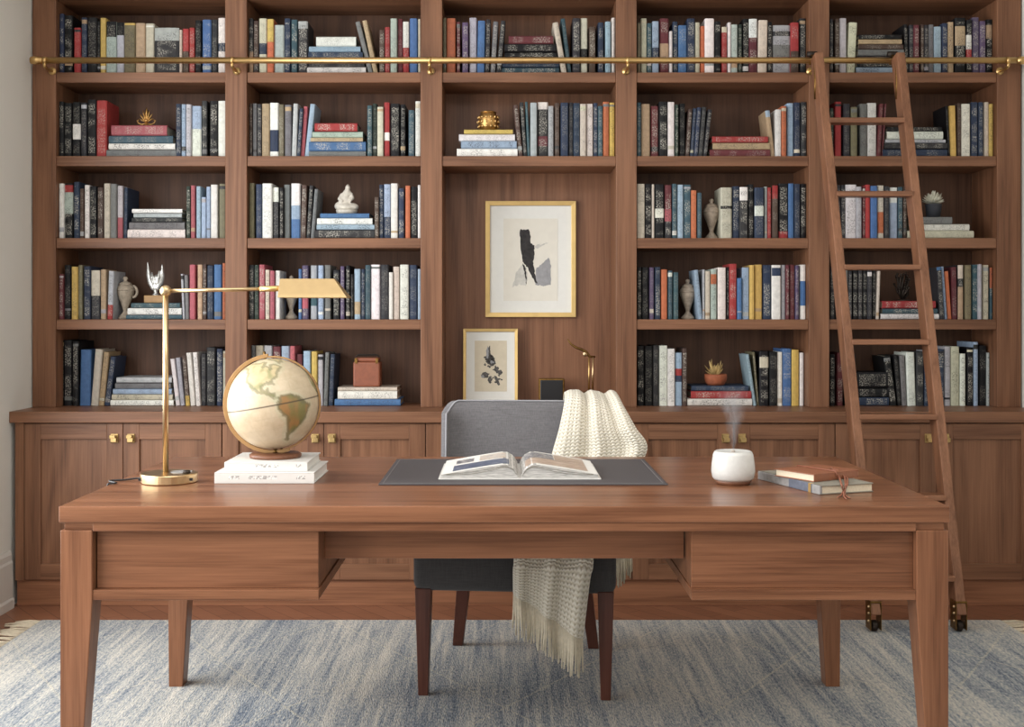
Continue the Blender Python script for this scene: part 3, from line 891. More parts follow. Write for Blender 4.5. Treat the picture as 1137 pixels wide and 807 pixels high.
# leather box with carry handle
z = stack_top[(1, 4)]
k = 5.3 / F / 4.0333
X = wx(250 + 638 / 4.0333, 5.3)
t = thing('leather_box', 'cognac leather box with a metal carry handle on the stacked cream book', 'box', (X, 5.3, z))
obj('box_body', box(-60 * k, 60 * k, -.045, .045, 0, 112 * k), M['leather_box'], t, bevel=.008, seg=3)
obj('box_lid', box(-54 * k, 54 * k, -.04, .04, 112 * k, 130 * k), M['leather_box'], t, bevel=.006, seg=3)
bm = tube([(-48 * k, 0, 120 * k), (-50 * k, 0, 136 * k), (-42 * k, 0, 141 * k), (42 * k, 0, 141 * k), (50 * k, 0, 136 * k), (48 * k, 0, 120 * k)], .004, seg=8)
obj('handle', bm, M['dark_iron'], t, smooth=True)
bm = bmesh.new()
for s in (-1, 1): add_box(bm, s * 46 * k - .006, s * 46 * k + .006, -.048, -.04, 104 * k, 128 * k)
obj('clasp', bm, M['old_brass'], t, bevel=.001)

# terracotta bowl with dried succulent
z = stack_top[(3, 4)]
X = wx(690 + 422 / 4.0348, 5.3); k = 5.3 / F / 4.0348
t = thing('potted_succulent', 'straw-coloured spiky succulent in a terracotta bowl on stacked books', 'plant', (X, 5.3, z))
obj('bowl', lathe([(0, 0), (36 * k, 0), (46 * k, 14 * k), (51 * k, 34 * k), (50 * k, 48 * k), (45 * k, 50 * k), (44 * k, 44 * k), (0, 44 * k)]), M['terracotta'], t, smooth=True)
bm = bmesh.new()
for i in range(26):
    a = random.uniform(0, 2 * math.pi); e = random.uniform(.35, 1.4)
    add_leaf(bm, (8 * k * math.cos(a), 8 * k * math.sin(a), 42 * k), (math.cos(a) * math.cos(e), math.sin(a) * math.cos(e), math.sin(e)), random.uniform(45, 78) * k, 13 * k, .45)
obj('leaves', bm, M['straw_leaf'], t)
# pale succulent in dark pot
z = stack_top[(4, 2)]
X = at('I', 656); k = YO / F / 4.482
t = thing('potted_succulent', 'dome of pale succulent leaves in a small charcoal pot on cream books', 'plant', (X, YO, z))
obj('pot', lathe([(0, 0), (32 * k, 0), (40 * k, 66 * k), (42 * k, 68 * k), (36 * k, 70 * k), (34 * k, 60 * k), (0, 60 * k)]), M['dark_pot'], t, smooth=True)
bm = bmesh.new()
for i in range(70):
    e = math.asin(random.uniform(.05, 1)); a = i * 2.39996
    add_leaf(bm, (0, 0, 74 * k), (math.cos(a) * math.cos(e), math.sin(a) * math.cos(e), math.sin(e)), random.uniform(50, 66) * k, 17 * k, .5)
obj('leaves', bm, M['pale_leaf'], t)
# dark branching coral behind the ladder
z = stack_top[(4, 3)]
X = at('I', 505); k = YO / F / 4.482
t = thing('coral_ornament', 'dark branching coral ornament on the red book behind the ladder', 'ornament', (X, YO, z))
obj('stand', lathe([(0, 0), (46 * k, 0), (46 * k, 5 * k), (12 * k, 10 * k), (0, 10 * k)]), M['dark_iron'], t, smooth=True)
bm = bmesh.new()
for i in range(22):
    a = i * 2.39996; sp = random.uniform(10, 44) * k; hh = random.uniform(60, 140) * k
    p0 = Vector((0, 0, 8 * k)); p1 = Vector((sp * .6 * math.cos(a), sp * .6 * math.sin(a), hh * .5)); p2 = Vector((sp * math.cos(a + .5), sp * math.sin(a + .5), hh))
    add_tube(bm, [p0, p1, p2], [.006, .005, .003], 6)
    add_ball(bm, p2, .0058, 8, 6)
obj('branches', bm, M['dark_iron'], t, smooth=True)

# ---------------------------------------------------------------- niche: pictures, small dark frame, brass sculpture
def frame_obj(name, label, x0, x1, y0, y1, Yf, depth, bar, matw, lean=0, paper='art_paper', inset=(0, 0, 0, 0)):
    """x,y in frame pixels at distance Yf"""
    X0, X1, Z1, Z0 = wx(x0, Yf), wx(x1, Yf), wz(y0, Yf), wz(y1, Yf)
    return X0, X1, Z0, Z1


rr_ = random.Random(8)


def rough(poly, n=7, j=.0055):
    out = []
    for (u0, v0), (u1, v1) in zip(poly, poly[1:] + poly[:1]):
        L_ = math.hypot(u1 - u0, v1 - v0)
        m__ = max(1, min(n, int(L_ / .012)))
        for k in range(m__):
            out.append((u0 + (u1 - u0) * k / m__ + rr_.uniform(-j, j), v0 + (v1 - v0) * k / m__ + rr_.uniform(-j, j)))
    return out


def picture(name, label, X0, X1, Z0, Z1, Yf, depth, bar, cat, paper, pap, art, lean=0):
    W, H = X1 - X0, Z1 - Z0
    t = thing(name, label, cat, ((X0 + X1) / 2, Yf, Z0))
    t.rotation_euler.x = lean
    w2 = W / 2
    bm = bmesh.new()
    o_ = [(-w2, 0), (w2, 0), (w2, H), (-w2, H)]
    i_ = [(-w2 + bar, bar), (w2 - bar, bar), (w2 - bar, H - bar), (-w2 + bar, H - bar)]
    rings = [[bm.verts.new((x, y, z)) for x, z in q] for q, y in ((o_, depth), (o_, 0), (i_, 0.002), (i_, depth * .55), (i_, depth))]
    for a, b in list(zip(rings, rings[1:])) + [(rings[-1], rings[0])]:
        for i in range(4):
            j = (i + 1) % 4
            bm.faces.new((a[i], a[j], b[j], b[i]))
    obj('frame', bm, M['gold'], t, bevel=.0012)
    d = depth * .6
    obj('mat_board', box(-w2 + bar, w2 - bar, d, d + .003, bar, H - bar), M['mat_board'], t)
    l, r, tp, bt = pap          # fractions of the frame
    pp = obj('print', box(-w2 + l * W, -w2 + r * W, d - .0012, d, H * (1 - bt), H * (1 - tp)), paper, t)
    for k, (mat, polys) in enumerate(art):
        bm = bmesh.new()
        for poly in polys:
            poly = rough(poly)
            bm.faces.new([bm.verts.new((-w2 + u * W, d - .0016 - .0003 * k, H * (1 - v))) for u, v in poly])
        o = obj('ink_print', bm, M[mat], pp)
    return t


Yp = YBK - .024
art1 = [('pale_wash', [[(.30, .74), (.34, .62), (.41, .54), (.45, .58), (.47, .66), (.45, .73), (.38, .72)], [(.52, .40), (.62, .36), (.60, .38), (.70, .355), (.58, .41)]]),
        ('wash', [[(.55, .72), (.56, .58), (.62, .54), (.70, .485), (.725, .56), (.725, .72), (.64, .73)]]),
        ('ink', [[(.38, .245), (.48, .245), (.50, .30), (.50, .36), (.54, .38), (.54, .46), (.525, .52), (.545, .62), (.575, .715), (.52, .67), (.47, .58), (.41, .52), (.39, .42)], [(.41, .54), (.44, .57), (.46, .66), (.45, .72), (.44, .64)]])]
picture('framed_print', 'large gold-framed abstract ink print hanging in the middle niche', wx(539, Yp), wx(639.5, Yp), wz(352, Yp), wz(223, Yp), Yp, .022, .021, 'picture', M['art_paper'], (.20, .80, .15, .86), art1)
rs = random.Random(4)


def blobpoly(cu, cv, ru, rv, n=14, j=.35):
    return [(cu + ru * math.cos(2 * math.pi * i / n) * (1 + rs.uniform(-j, j)), cv + rv * math.sin(2 * math.pi * i / n) * (1 + rs.uniform(-j, j))) for i in range(n)]


art2 = [('soft_ink', [blobpoly(.50, .43, .085, .065), [(.40, .42), (.44, .28), (.49, .22), (.50, .33), (.56, .40), (.60, .47), (.54, .50)], blobpoly(.40, .62, .07, .04), blobpoly(.49, .68, .045, .03), blobpoly(.67, .58, .055, .035),
          [(.56, .62), (.62, .64), (.68, .75), (.64, .76), (.58, .68)], blobpoly(.60, .55, .05, .05)] + [blobpoly(.48 + .07 * math.sin(i * 2.4) + .02 * math.cos(i), .36 + .012 * i % .2, .02, .014, 8) for i in range(14)]
         + [blobpoly(.40 + .3 * rs.random(), .58 + .14 * rs.random(), .022, .013, 8) for i in range(14)]),
        ('wash', [[(.42, .30), (.45, .22), (.47, .30), (.46, .40), (.43, .40)], blobpoly(.36, .64, .03, .02, 9), blobpoly(.53, .45, .035, .02, 9)]),
        ('art_paper_aged', [blobpoly(.545, .60, .06, .042, 12, .08)])]
Ys = YBK - .075
picture('framed_print', 'small gold-framed botanical ink print leaning in the niche behind the chair', wx(514, Ys), wx(575, Ys), COUNTER_Z + .001, wz(364.5, Ys), Ys, .016, .014, 'picture', M['art_paper_aged'], (.21, .80, .16, .84), art2, lean=-.10)

t = thing('tabletop_frame', 'small dark tabletop frame with a thin pale gilt edge behind the chair', 'frame', (wx(612.5, 5.35), 5.35, COUNTER_Z))
hw = 14.5 * 5.35 / F; hh = wz(420, 5.35) - COUNTER_Z
obj('casing', box(-hw, hw, 0, .03, 0, hh), M['old_brass'], t, bevel=.006, seg=3)
obj('dark_face', box(-hw + .008, hw - .008, -.002, .01, .008, hh - .008), M['black'], t, bevel=.003)

Yb_ = 5.32
t = thing('brass_sculpture', 'slender brass sculpture with twin rods and a curved horn arm', 'sculpture', (wx(655.5, Yb_), Yb_, COUNTER_Z))
q = lambda px_, py_: (wx(px_, Yb_) - wx(655.5, Yb_), 0, wz(py_, Yb_) - COUNTER_Z)
obj('foot', lathe([(0, 0), (.036, 0), (.036, .05), (.03, .058), (.012, .064), (0, .064)]), M['old_brass'], t, smooth=True)
obj('rod', tube([(q(654, 440)[0], 0, .06), q(654, 397)], .0045, seg=8), M['rail_brass'], t, smooth=True)
obj('rod', tube([(q(658, 440)[0], 0, .06), q(658.5, 396)], .0045, seg=8), M['brass'], t, smooth=True)
bm = tube([q(661, 396), q(655, 396), q(651, 391), q(646, 388), q(640, 386), q(634, 382), q(630, 376)], [.004, .006, .007, .0065, .006, .0045, .0015], seg=10)
obj('horn_arm', bm, M['old_brass'], t, smooth=True)
bm = bmesh.new(); add_ball(bm, q(650, 393), (.012, .006, .014)); obj('disc', bm, M['brass'], t, smooth=True)

# ---------------------------------------------------------------- ladder rail
YR = 5.075
zr = wz(67, YR)
t = thing('ladder_rail', 'long brass ladder rail running across the bookcase below the top shelf', 'rail', (0, YR, zr))
xa, xb = wx(36, YR), XR - .004
obj('rod', tube([(xa, 0, 0), (xb, 0, 0)], .0135, seg=20), M['rail_brass'], t, smooth=True)
for x in (xa, xb - .05):
    obj('end_cap', tube([(x - .008, 0, 0), (x + .004, 0, 0), (x + .005, 0, 0), (x + .03, 0, 0), (x + .031, 0, 0), (x + .045, 0, 0)], [.014, .017, .0175, .0175, .015, .0145], seg=20), M['rail_brass'], t, smooth=True)
for p in (50, 258, 477, 697, 905, 1119):
    x = wx(p, YR)
    b_ = obj('bracket', tube([(x, YF - YR, -.03), (x, .02, -.032), (x, -.004, -.026), (x, -.008, -.012)], [.007, .007, .007, .007], seg=10), M['rail_brass'], t, smooth=True)
    bm = tube([(x, YF - YR - .005, -.03), (x, YF - YR, -.03)], .017, seg=16)
    obj('rosette', bm, M['rail_brass'], b_, smooth=True)
    bm = tube([(x - .007, 0, 0), (x + .007, 0, 0)], .0155, seg=16)
    obj('collar', bm, M['rail_brass'], b_, smooth=True)

# ---------------------------------------------------------------- library ladder
t = thing('library_ladder', 'rolling walnut library ladder leaning on the brass rail', 'ladder', (0, 0, 0))
YT, YFt = 5.03, 4.52
ztop = wz(62, YT)
TL = [(wx(907, YT), YT, ztop), (wx(997, YT), YT, ztop)]
BLp = [(wx(970, YFt), YFt, .075), (wx(1064.5, YFt), YFt, .075)]


def lerp(a, b, s): return tuple(p + (q_ - p) * s for p, q_ in zip(a, b))


for a, b in zip(TL, BLp):
    hwid, hdep = .0185, .038
    dirv = (Vector(b) - Vector(a)).normalized()
    side = Vector((1, 0, 0)); side = (side - dirv * side.dot(dirv)).normalized()
    dep = dirv.cross(side).normalized()
    bm = bmesh.new()
    def quad(p): return [Vector(p) + side * sx * hwid + dep * sd * hdep for sx, sd in ((-1, -1), (1, -1), (1, 1), (-1, 1))]
    add_hexa(bm, quad(b), quad(a))
    obj('ladder_stile', bm, M['ladder_z'], t, bevel=.004)
    # castor
    fx, fy = b[0], b[1]
    bm = bmesh.new()
    add_box(bm, fx - .022, fx - .018, fy - .03, fy + .03, .022, .13)
    add_box(bm, fx + .018, fx + .022, fy - .03, fy + .03, .022, .13)
    add_box(bm, fx - .022, fx + .022, fy - .03, fy + .03, .126, .134)
    cst = obj('castor', bm, M['old_brass'], t, bevel=.002)
    obj('wheel', tube([(fx - .012, fy, .034), (fx - .008, fy, .034), (fx + .008, fy, .034), (fx + .012, fy, .034)], [.017, .0218, .0218, .017], seg=18), M['dark_iron'], cst, smooth=False)
    bm = bmesh.new()
    for zz in (.055, .085, .11):
        for s in (-1, 1): add_ball(bm, (fx + s * .022, fy - .012, zz), .006, 8, 6)
    obj('rivet', bm, M['brass'], cst, smooth=True)
    # hook over the rail
    X, Y_, Z_ = a
    zrail = zr
    bm = bmesh.new()
    add_tube(bm, [(X - .012, YT - .02, zrail - .18), (X - .014, YT - .03, zrail - .10), (X - .012, YT - .012, zrail - .03), (X - .012, YT + .015, zrail + .012), (X - .012, YR, zrail + .022), (X - .012, YR + .022, zrail + .006), (X - .012, YR + .018, zrail - .014)], .006, 8)
    hk = obj('roller_hook', bm, M['old_brass'], t, smooth=True)
    bm = tube([(X - .03, YR, zrail + .027), (X + .012, YR, zrail + .027)], .012, seg=14)
    obj('roller', bm, M['dark_iron'], hk, smooth=True)

for py in (135, 216, 297, 379.5, 462, 551, 640):
    # find the height on the stile whose projection is py
    lo, hi = 0.0, 1.0
    for _ in range(40):
        m_ = (lo + hi) / 2
        p = lerp(TL[0], BLp[0], m_)
        y = CY + (EYE - p[2]) * F / p[1]
        if y < py: lo = m_
        else: hi = m_
    a = lerp(TL[0], BLp[0], lo); b = lerp(TL[1], BLp[1], lo)
    obj('rung', box(a[0] + .012, b[0] - .012, a[1] - .045, a[1] + .03, a[2] - .011, a[2] + .011), M['ladder_x'], t, bevel=.004)

# ---------------------------------------------------------------- rug
RX0, RX1, RY0, RY1 = wx(46, 4.69), wx(1111, 4.69), 1.05, 4.69
t = thing('wool_rug', 'large faded blue-grey wool rug with cream diamond lines under the desk', 'rug', (0, 0, 0))
obj('rug_pile', box(RX0, RX1, RY0, RY1, .0005, .012), M['rug'], t, bevel=.004)
for side, X in ((-1, RX0), (1, RX1)):
    bm = bmesh.new()
    y = RY0 + .01
    while y < RY1:
        n = random.uniform(.75, 1.2) * .105
        dy = random.uniform(-.045, .045)
        p0 = Vector((X - side * .004, y, .009)); p1 = Vector((X + side * n * .45, y + dy * .3, .011)); p2 = Vector((X + side * n, y + dy, .006))
        if X + side * n < XL + .03: p2.x = XL + .03
        add_tube(bm, [p0, p1, p2], [.0035, .0045, .0035], 6)
        y += random.uniform(.014, .026)
    obj('fringe', bm, M['fringe'], t, smooth=True)

# ---------------------------------------------------------------- desk
RUGZ = .012
t = thing('writing_desk', 'large walnut writing desk with tapered legs and two drawer boxes', 'desk', (0, 0, 0))
DX, DY0, DY1, DZ = 1.105, 2.902, 3.908, .76
obj('desk_top', box(-DX, DX, DY0, DY1, DZ - .041, DZ), M['desk_x'], t, bevel=.0025)
obj('under_frame', box(-1.022, 1.022, DY0 + .004, DY1 - .02, DZ - .063, DZ - .041), M['desk_x'], t, bevel=.0015)
for sx in (-1, 1):
    for fr in (1, 0):
        y0 = DY0 + .003 if fr else DY1 - .075
        y1 = y0 + .072
        xo, xi = sx * 1.1025, sx * 1.0225
        bm = bmesh.new()
        zt, zk = .7, .526
        def qd(xa_, xb_, ya, yb, z):
            a_, b__ = min(xa_, xb_), max(xa_, xb_)
            return [(a_, ya, z), (b__, ya, z), (b__, yb, z), (a_, yb, z)]
        add_hexa(bm, qd(xo, xi, y0, y1, zk), qd(xo, xi, y0, y1, zt))
        ys_, ye_ = (y0, y1 - .024) if fr else (y0 + .012, y1)
        add_hexa(bm, qd(xo, xo - sx * .046, ys_, ye_, RUGZ), qd(xo, xi, y0, y1, zk))
        bmesh.ops.remove_doubles(bm, verts=bm.verts, dist=1e-5)
        # drop the inner faces where the two blocks meet
        inner = [f for f in bm.faces if all(abs(v.co.z - zk) < 1e-5 for v in f.verts)]
        bmesh.ops.delete(bm, geom=inner, context='FACES_ONLY')
        lg = obj('leg', bm, M['desk_z'], t, bevel=.0025)
        obj('leg_neck', box(min(xo - sx * .008, xi), max(xo - sx * .008, xi), y0 + .008, y1 - .004, zt, DZ - .041), M['desk_x'], lg, bevel=.001)
for sx in (-1, 1):
    xa_, xb_ = sorted((sx * 1.0225, sx * .465))
    dr = obj('drawer', box(xa_ + .003, xb_, DY0 + .028, DY1 - .08, .551, DZ - .063), M['desk_x'], t, bevel=.0015)
    obj('drawer_rail', box(xa_, xb_ + (.004 if sx < 0 else 0), DY0 + .006, DY1 - .08, .526, .551), M['desk_x'], dr, bevel=.0015)
obj('apron', box(-.465, .465, 3.03, 3.055, .604, DZ - .063), M['desk_x'], t, bevel=.0015)
obj('apron', box(-1.02, 1.02, DY1 - .06, DY1 - .035, .57, DZ - .063), M['desk_x'], t, bevel=.0015)

# ---------------------------------------------------------------- chair
CH = thing('upholstered_chair', 'grey upholstered desk chair with dark wooden legs tucked behind the desk', 'chair', (.052, 4.0, RUGZ), math.radians(-4.7))
# seat
bm = box(-.325, .325, -.28, .26, .335, .475)
obj('seat', bm, M['seat_fabric_shaded'], CH, bevel=.03, seg=4, smooth=True)
for sx in (-1, 1):
    bm = bmesh.new()
    x = sx * .292
    add_hexa(bm, [(x - .016, -.27, 0), (x + .016, -.27, 0), (x + .016, -.238, 0), (x - .016, -.238, 0)], [(x - .026, -.275, .345), (x + .026, -.275, .345), (x + .026, -.225, .345), (x - .026, -.225, .345)])
    obj('leg', bm, M['chair_leg'], CH, bevel=.003)
    bm = bmesh.new()
    xt, xb_ = sx * .208, sx * .250
    add_hexa(bm, [(xb_ - .019, .30, 0), (xb_ + .019, .30, 0), (xb_ + .019, .335, 0), (xb_ - .019, .335, 0)], [(xt - .026, .19, .345), (xt + .026, .19, .345), (xt + .026, .24, .345), (xt - .026, .24, .345)])
    obj('leg', bm, M['chair_leg'], CH, bevel=.003)


# curved shell back
def back_pt(u, v, off):
    """u -1..1 round the back, v 0..1 up; off = thickness offset outward"""
    z = .40 + v * .50
    a = u * math.pi / 2
    n_ = 2 / 5.0
    ex = abs(math.sin(a)) ** n_; ey = abs(math.cos(a)) ** n_
    off *= 1 - .62 * (1 - ey) ** 2
    wdt = .276 + .008 * v + off
    x = math.copysign(wdt * ex, u)
    y = .255 + .09 * v + off * ey - .075 * (1 - ey)
    e = ex
    z -= .042 * max(0, (e - .86) / .14) ** 2 * max(0, (v - .6) / .4)
    return Vector((x, y, z))


bm = bmesh.new()
NU, NV = 72, 14
T_ = .036
gi = [[bm.verts.new(back_pt(-1 + 2 * i / NU, j / NV, 0)) for i in range(NU + 1)] for j in range(NV + 1)]
go = [[bm.verts.new(back_pt(-1 + 2 * i / NU, j / NV, T_)) for i in range(NU + 1)] for j in range(NV + 1)]
for g in (gi, go):
    for j in range(NV):
        for i in range(NU):
            bm.faces.new((g[j][i], g[j][i + 1], g[j + 1][i + 1], g[j + 1][i]))
for i in range(NU):
    bm.faces.new((gi[NV][i], gi[NV][i + 1], go[NV][i + 1], go[NV][i])); bm.faces.new((gi[0][i], gi[0][i + 1], go[0][i + 1], go[0][i]))
for j in range(NV):
    bm.faces.new((gi[j][0], gi[j + 1][0], go[j + 1][0], go[j][0])); bm.faces.new((gi[j][NU], gi[j + 1][NU], go[j + 1][NU], go[j][NU]))
br = obj('backrest', bm, M['chair_fabric'], CH, bevel=.012, seg=3, smooth=True)
pts = [back_pt(-1, j / NV, .004) + Vector((-.002, -.004, 0)) for j in range(NV + 1)] + [back_pt(-1 + 2 * i / NU, 1, .004) + Vector((0, -.002, .002)) for i in range(1, NU)] + [back_pt(1, 1 - j / NV, .004) + Vector((.002, -.004, 0)) for j in range(NV + 1)]
obj('piping', tube(pts, .0035, seg=6), M['piping'], br, smooth=True)

# ---------------------------------------------------------------- knitted throw
def smooth01(t_): t_ = max(0, min(1, t_)); return t_ * t_ * (3 - 2 * t_)


def poly_eval(keys, s):
    for (s0, p0), (s1, p1) in zip(keys, keys[1:]):
        if s <= s1:
            t_ = (s - s0) / (s1 - s0); t_ = t_ * t_ * (3 - 2 * t_) if False else t_
            return tuple(a_ + (b_ - a_) * t_ for a_, b_ in zip(p0, p1))
    return keys[-1][1]


def catmull(keys, n):
    P = [Vector(k) for k in keys]
    P = [P[0] * 2 - P[1]] + P + [P[-1] * 2 - P[-2]]
    out = []
    for i in range(1, len(P) - 2):
        for j in range(n):
            t_ = j / n
            p0, p1, p2, p3 = P[i - 1], P[i], P[i + 1], P[i + 2]
            out.append(.5 * ((2 * p1) + (-p0 + p2) * t_ + (2 * p0 - 5 * p1 + 4 * p2 - p3) * t_ ** 2 + (-p0 + 3 * p1 - 3 * p2 + p3) * t_ ** 3))
    out.append(P[-2])
    return out


def cloth(bm, Lk, Rk, n, nu, fold, ul, sag=None, cut=None, uwidth=.34):
    A, B = catmull(Lk, n), catmull(Rk, n)
    rows = len(A)
    grid = []
    acc = 0
    for j in range(rows):
        if j: acc += ((A[j] - A[j - 1]).length + (B[j] - B[j - 1]).length) / 2
        row = []
        tang = ((A[min(j + 1, rows - 1)] - A[max(j - 1, 0)]) + (B[min(j + 1, rows - 1)] - B[max(j - 1, 0)])).normalized()
        across = (B[j] - A[j]).normalized()
        nrm = across.cross(tang).normalized()
        for i in range(nu + 1):
            u = i / nu
            p = A[j].lerp(B[j], u) + nrm * fold(u, j / (rows - 1))
            v = bm.verts.new(p)
            row.append((v, (u * uwidth, acc)))
        grid.append(row)
    for j in range(rows - 1):
        for i in range(nu):
            q_ = (grid[j][i], grid[j][i + 1], grid[j + 1][i + 1], grid[j + 1][i])
            f = bm.faces.new([v for v, _ in q_])
            for lp, (_, uvv) in zip(f.loops, q_): lp[ul].uv = uvv
    return grid


bm = bmesh.new(); ul = bm.loops.layers.uv.new('UVMap')
# main run: hangs a little behind, over the top rail, down the back, over the seat and down in front
sz = RUGZ + .475 + .016
Lk = [(.225, 4.50, .72), (.225, 4.475, .86), (.225, 4.425, .938), (.222, 4.30, .93), (.195, 4.235, .82), (.163, 4.215, .70), (.14, 4.19, .56), (.10, 4.10, sz + .006), (.06, 3.90, sz), (.035, 3.72, sz), (.03, 3.675, sz - .05), (.028, 3.665, .43), (.029, 3.665, .36)]
Rk = [(.415, 4.44, .72), (.415, 4.42, .86), (.412, 4.36, .940), (.43, 4.235, .90), (.468, 4.175, .83), (.508, 4.165, .752), (.42, 4.14, .62), (.345, 4.06, sz + .02), (.30, 3.88, sz), (.28, 3.70, sz), (.276, 3.655, sz - .05), (.265, 3.645, .40), (.243, 3.645, .215)]
fold = lambda u, v: (.014 * math.sin(u * 17 + 1 + v * 2) + .006 * math.sin(u * 31 + 2.1)) * (1 - .6 * math.exp(-((v - .18) / .07) ** 2)) - .002
g1 = cloth(bm, Lk, Rk, 7, 52, fold, ul)
# lower corner that hangs off the chair's outer side
Lk2 = [(.405, 4.19, .64), (.402, 4.16, .50), (.40, 4.14, .36)]
Rk2 = [(.43, 4.19, .64), (.455, 4.22, .50), (.452, 4.22, .385)]
g2 = cloth(bm, Lk2, Rk2, 7, 16, lambda u, v: .010 * math.sin(u * 9 + v * 2), ul, uwidth=.09)
tips1 = [(v.co.copy()) for v, _ in g1[-1]]; tips2 = [(v.co.copy()) for v, _ in g2[-1]]
TH = thing('knitted_throw', 'cream chunky-knit throw draped over the chair back and seat', 'throw', (0, 0, 0))
o = obj('knit_cloth', bm, M['knit'], TH, smooth=True)
md = o.modifiers.new('Solidify', 'SOLIDIFY'); md.thickness = .010; md.offset = 0
md = o.modifiers.new('Subsurf', 'SUBSURF'); md.levels = 1; md.render_levels = 1
for tips, ln, n in ((tips1, .115, 2), (tips2, .085, 3)):
    bm = bmesh.new()
    for i in range(len(tips) - 1):
        for k in range(1 if n == 2 else 2):
            s = (k + .5) / (1 if n == 2 else 2)
            p = tips[i].lerp(tips[i + 1], s)
            l_ = ln * random.uniform(.85, 1.12)
            dx_, dy_ = random.uniform(-.008, .006), random.uniform(-.006, .006)
            add_tube(bm, [p + Vector((0, 0, .006)), p + Vector((dx_ * .3, dy_ * .4, -l_ * .4)), p + Vector((dx_, dy_, -l_))], [.0042, .0038, .0026], 6)
    obj('fringe', bm, M['throw_fringe'], TH, smooth=True)

# ---------------------------------------------------------------- things on the desk
# desk mat
MY0, MY1 = 3.255, 3.815
t = thing('desk_mat', 'flat charcoal leather desk mat under the open book', 'desk mat', (0, 0, DZ))
obj('mat_sheet', box(-.35, .455, MY0, MY1, .0003, .0045), M['desk_mat'], t, bevel=.0015)
bm = bmesh.new()
for x in (-.338, .443):
    add_box(bm, x - .001, x + .001, MY0 + .012, MY1 - .012, .0045, .0051)
for y in (MY0 + .012, MY1 - .012):
    add_box(bm, -.338, .443, y - .001, y + .001, .0045, .0051)
obj('stitching', bm, M['stitch'], t)

# open book
OBX, OBY = wx(577, 3.35), 3.335
t = thing('open_book', 'open photography book lying on the charcoal desk mat', 'book', (OBX, OBY, DZ + .0048))
BW, BD = .232, .33
obj('cover', box(-BW, BW, 0, BD, 0, .004), M['cream_cover'], t, bevel=.001)


def page_z(s): # s: 0 at gutter, 1 at fore edge
    k = min(1, s / .22)
    return .010 + .034 * (1 - (1 - k) ** 2) ** .7 * (1 - max(0, (s - .12) / .88) ** 1.15 * .92)


NP = 26
for sx in (-1, 1):
    bm = bmesh.new()
    prof = [(s, page_z(s)) for s in [k / NP for k in range(NP + 1)]]
    fr, bk = [], []
    for s, z in prof:
        x = sx * (.004 + s * (BW - .012))
        fr.append((bm.verts.new((x, .006, .0042)), bm.verts.new((x, .006, z)))); bk.append((bm.verts.new((x, BD - .006, .0042)), bm.verts.new((x, BD - .006, z))))
    for i in range(NP):
        bm.faces.new((fr[i][0], fr[i + 1][0], fr[i + 1][1], fr[i][1])); bm.faces.new((bk[i][0], bk[i + 1][0], bk[i + 1][1], bk[i][1]))
        bm.faces.new((fr[i][1], fr[i + 1][1], bk[i + 1][1], bk[i][1])); bm.faces.new((fr[i][0], fr[i + 1][0], bk[i + 1][0], bk[i][0]))
    for i in (0, NP): bm.faces.new((fr[i][0], fr[i][1], bk[i][1], bk[i][0]))
    pb = obj('page_block', bm, M['page_edges_shaded'], t, smooth=False)
    md = pb.modifiers.new('Bevel', 'BEVEL'); md.width = .0006

    def sheet(name, s0, s1, f0, f1, mat, lift=.0008):
        bm = bmesh.new(); K = 14
        a_ = []
        for k in range(K + 1):
            s = s0 + (s1 - s0) * k / K
            x = sx * (.004 + s * (BW - .012)); z = page_z(s) + lift
            a_.append((bm.verts.new((x, BD * f0, z)), bm.verts.new((x, BD * f1, z))))
        for k in range(K): bm.faces.new((a_[k][0], a_[k + 1][0], a_[k + 1][1], a_[k][1]))
        obj(name, bm, mat, pb, smooth=True)
    sheet('open_page', 0, 1, .018, .982, M['white_paper'], .0004)
    if sx < 0:
        sheet('printed_photo', .12, .86, .10, .46, M['photo_blue'])
        sheet('printed_photo', .16, .52, .52, .88, M['photo_warm'])
        sheet('printed_photo', .60, .84, .56, .80, M['photo_rock'])
    else:
        sheet('printed_photo', .06, .88, .12, .52, M['photo_sand'])
        sheet('printed_photo', .06, .46, .53, .92, M['photo_rock'])
        sheet('printed_photo', .47, .88, .53, .92, M['photo_sand'])
# a few lifted leaves above the front edge
bm = bmesh.new()
for sx in (-1, 1):
    for lift in (-.007, -.013):
        a_ = []
        for k in range(15):
            s = k / 14 * .93
            x = sx * (.006 + s * (BW - .012)); z = max(.006, page_z(s) + lift * math.sin(s * math.pi))
            a_.append((bm.verts.new((x, .0045, z)), bm.verts.new((x, .0062, z + .0012))))
        for k in range(14): bm.faces.new((a_[k][0], a_[k + 1][0], a_[k + 1][1], a_[k][1]))
obj('loose_leaf', bm, M['grey_cover'], t, smooth=True)


# white books under the globe
def flat_book(name, label, x0, x1, y0, y1, z0, h, group=None, mat=None):
    t_ = thing(name, label, 'book', ((x0 + x1) / 2, (y0 + y1) / 2, z0), 0, group)
    w2, d2 = (x1 - x0) / 2, (y1 - y0) / 2
    bm = bmesh.new()
    th = .0035
    add_box(bm, -w2, w2, -d2, d2, 0, th); add_box(bm, -w2, w2, -d2, d2, h - th, h); add_box(bm, -w2, w2, -d2, -d2 + th, th, h - th)
    obj('cover', bm, mat or M['cream_cover'], t_, bevel=.0012)
    obj('page_block', box(-w2 + .003, w2 - .004, -d2 + th, d2 - .004, th, h - th), M['white_paper'], t_)
    return t_


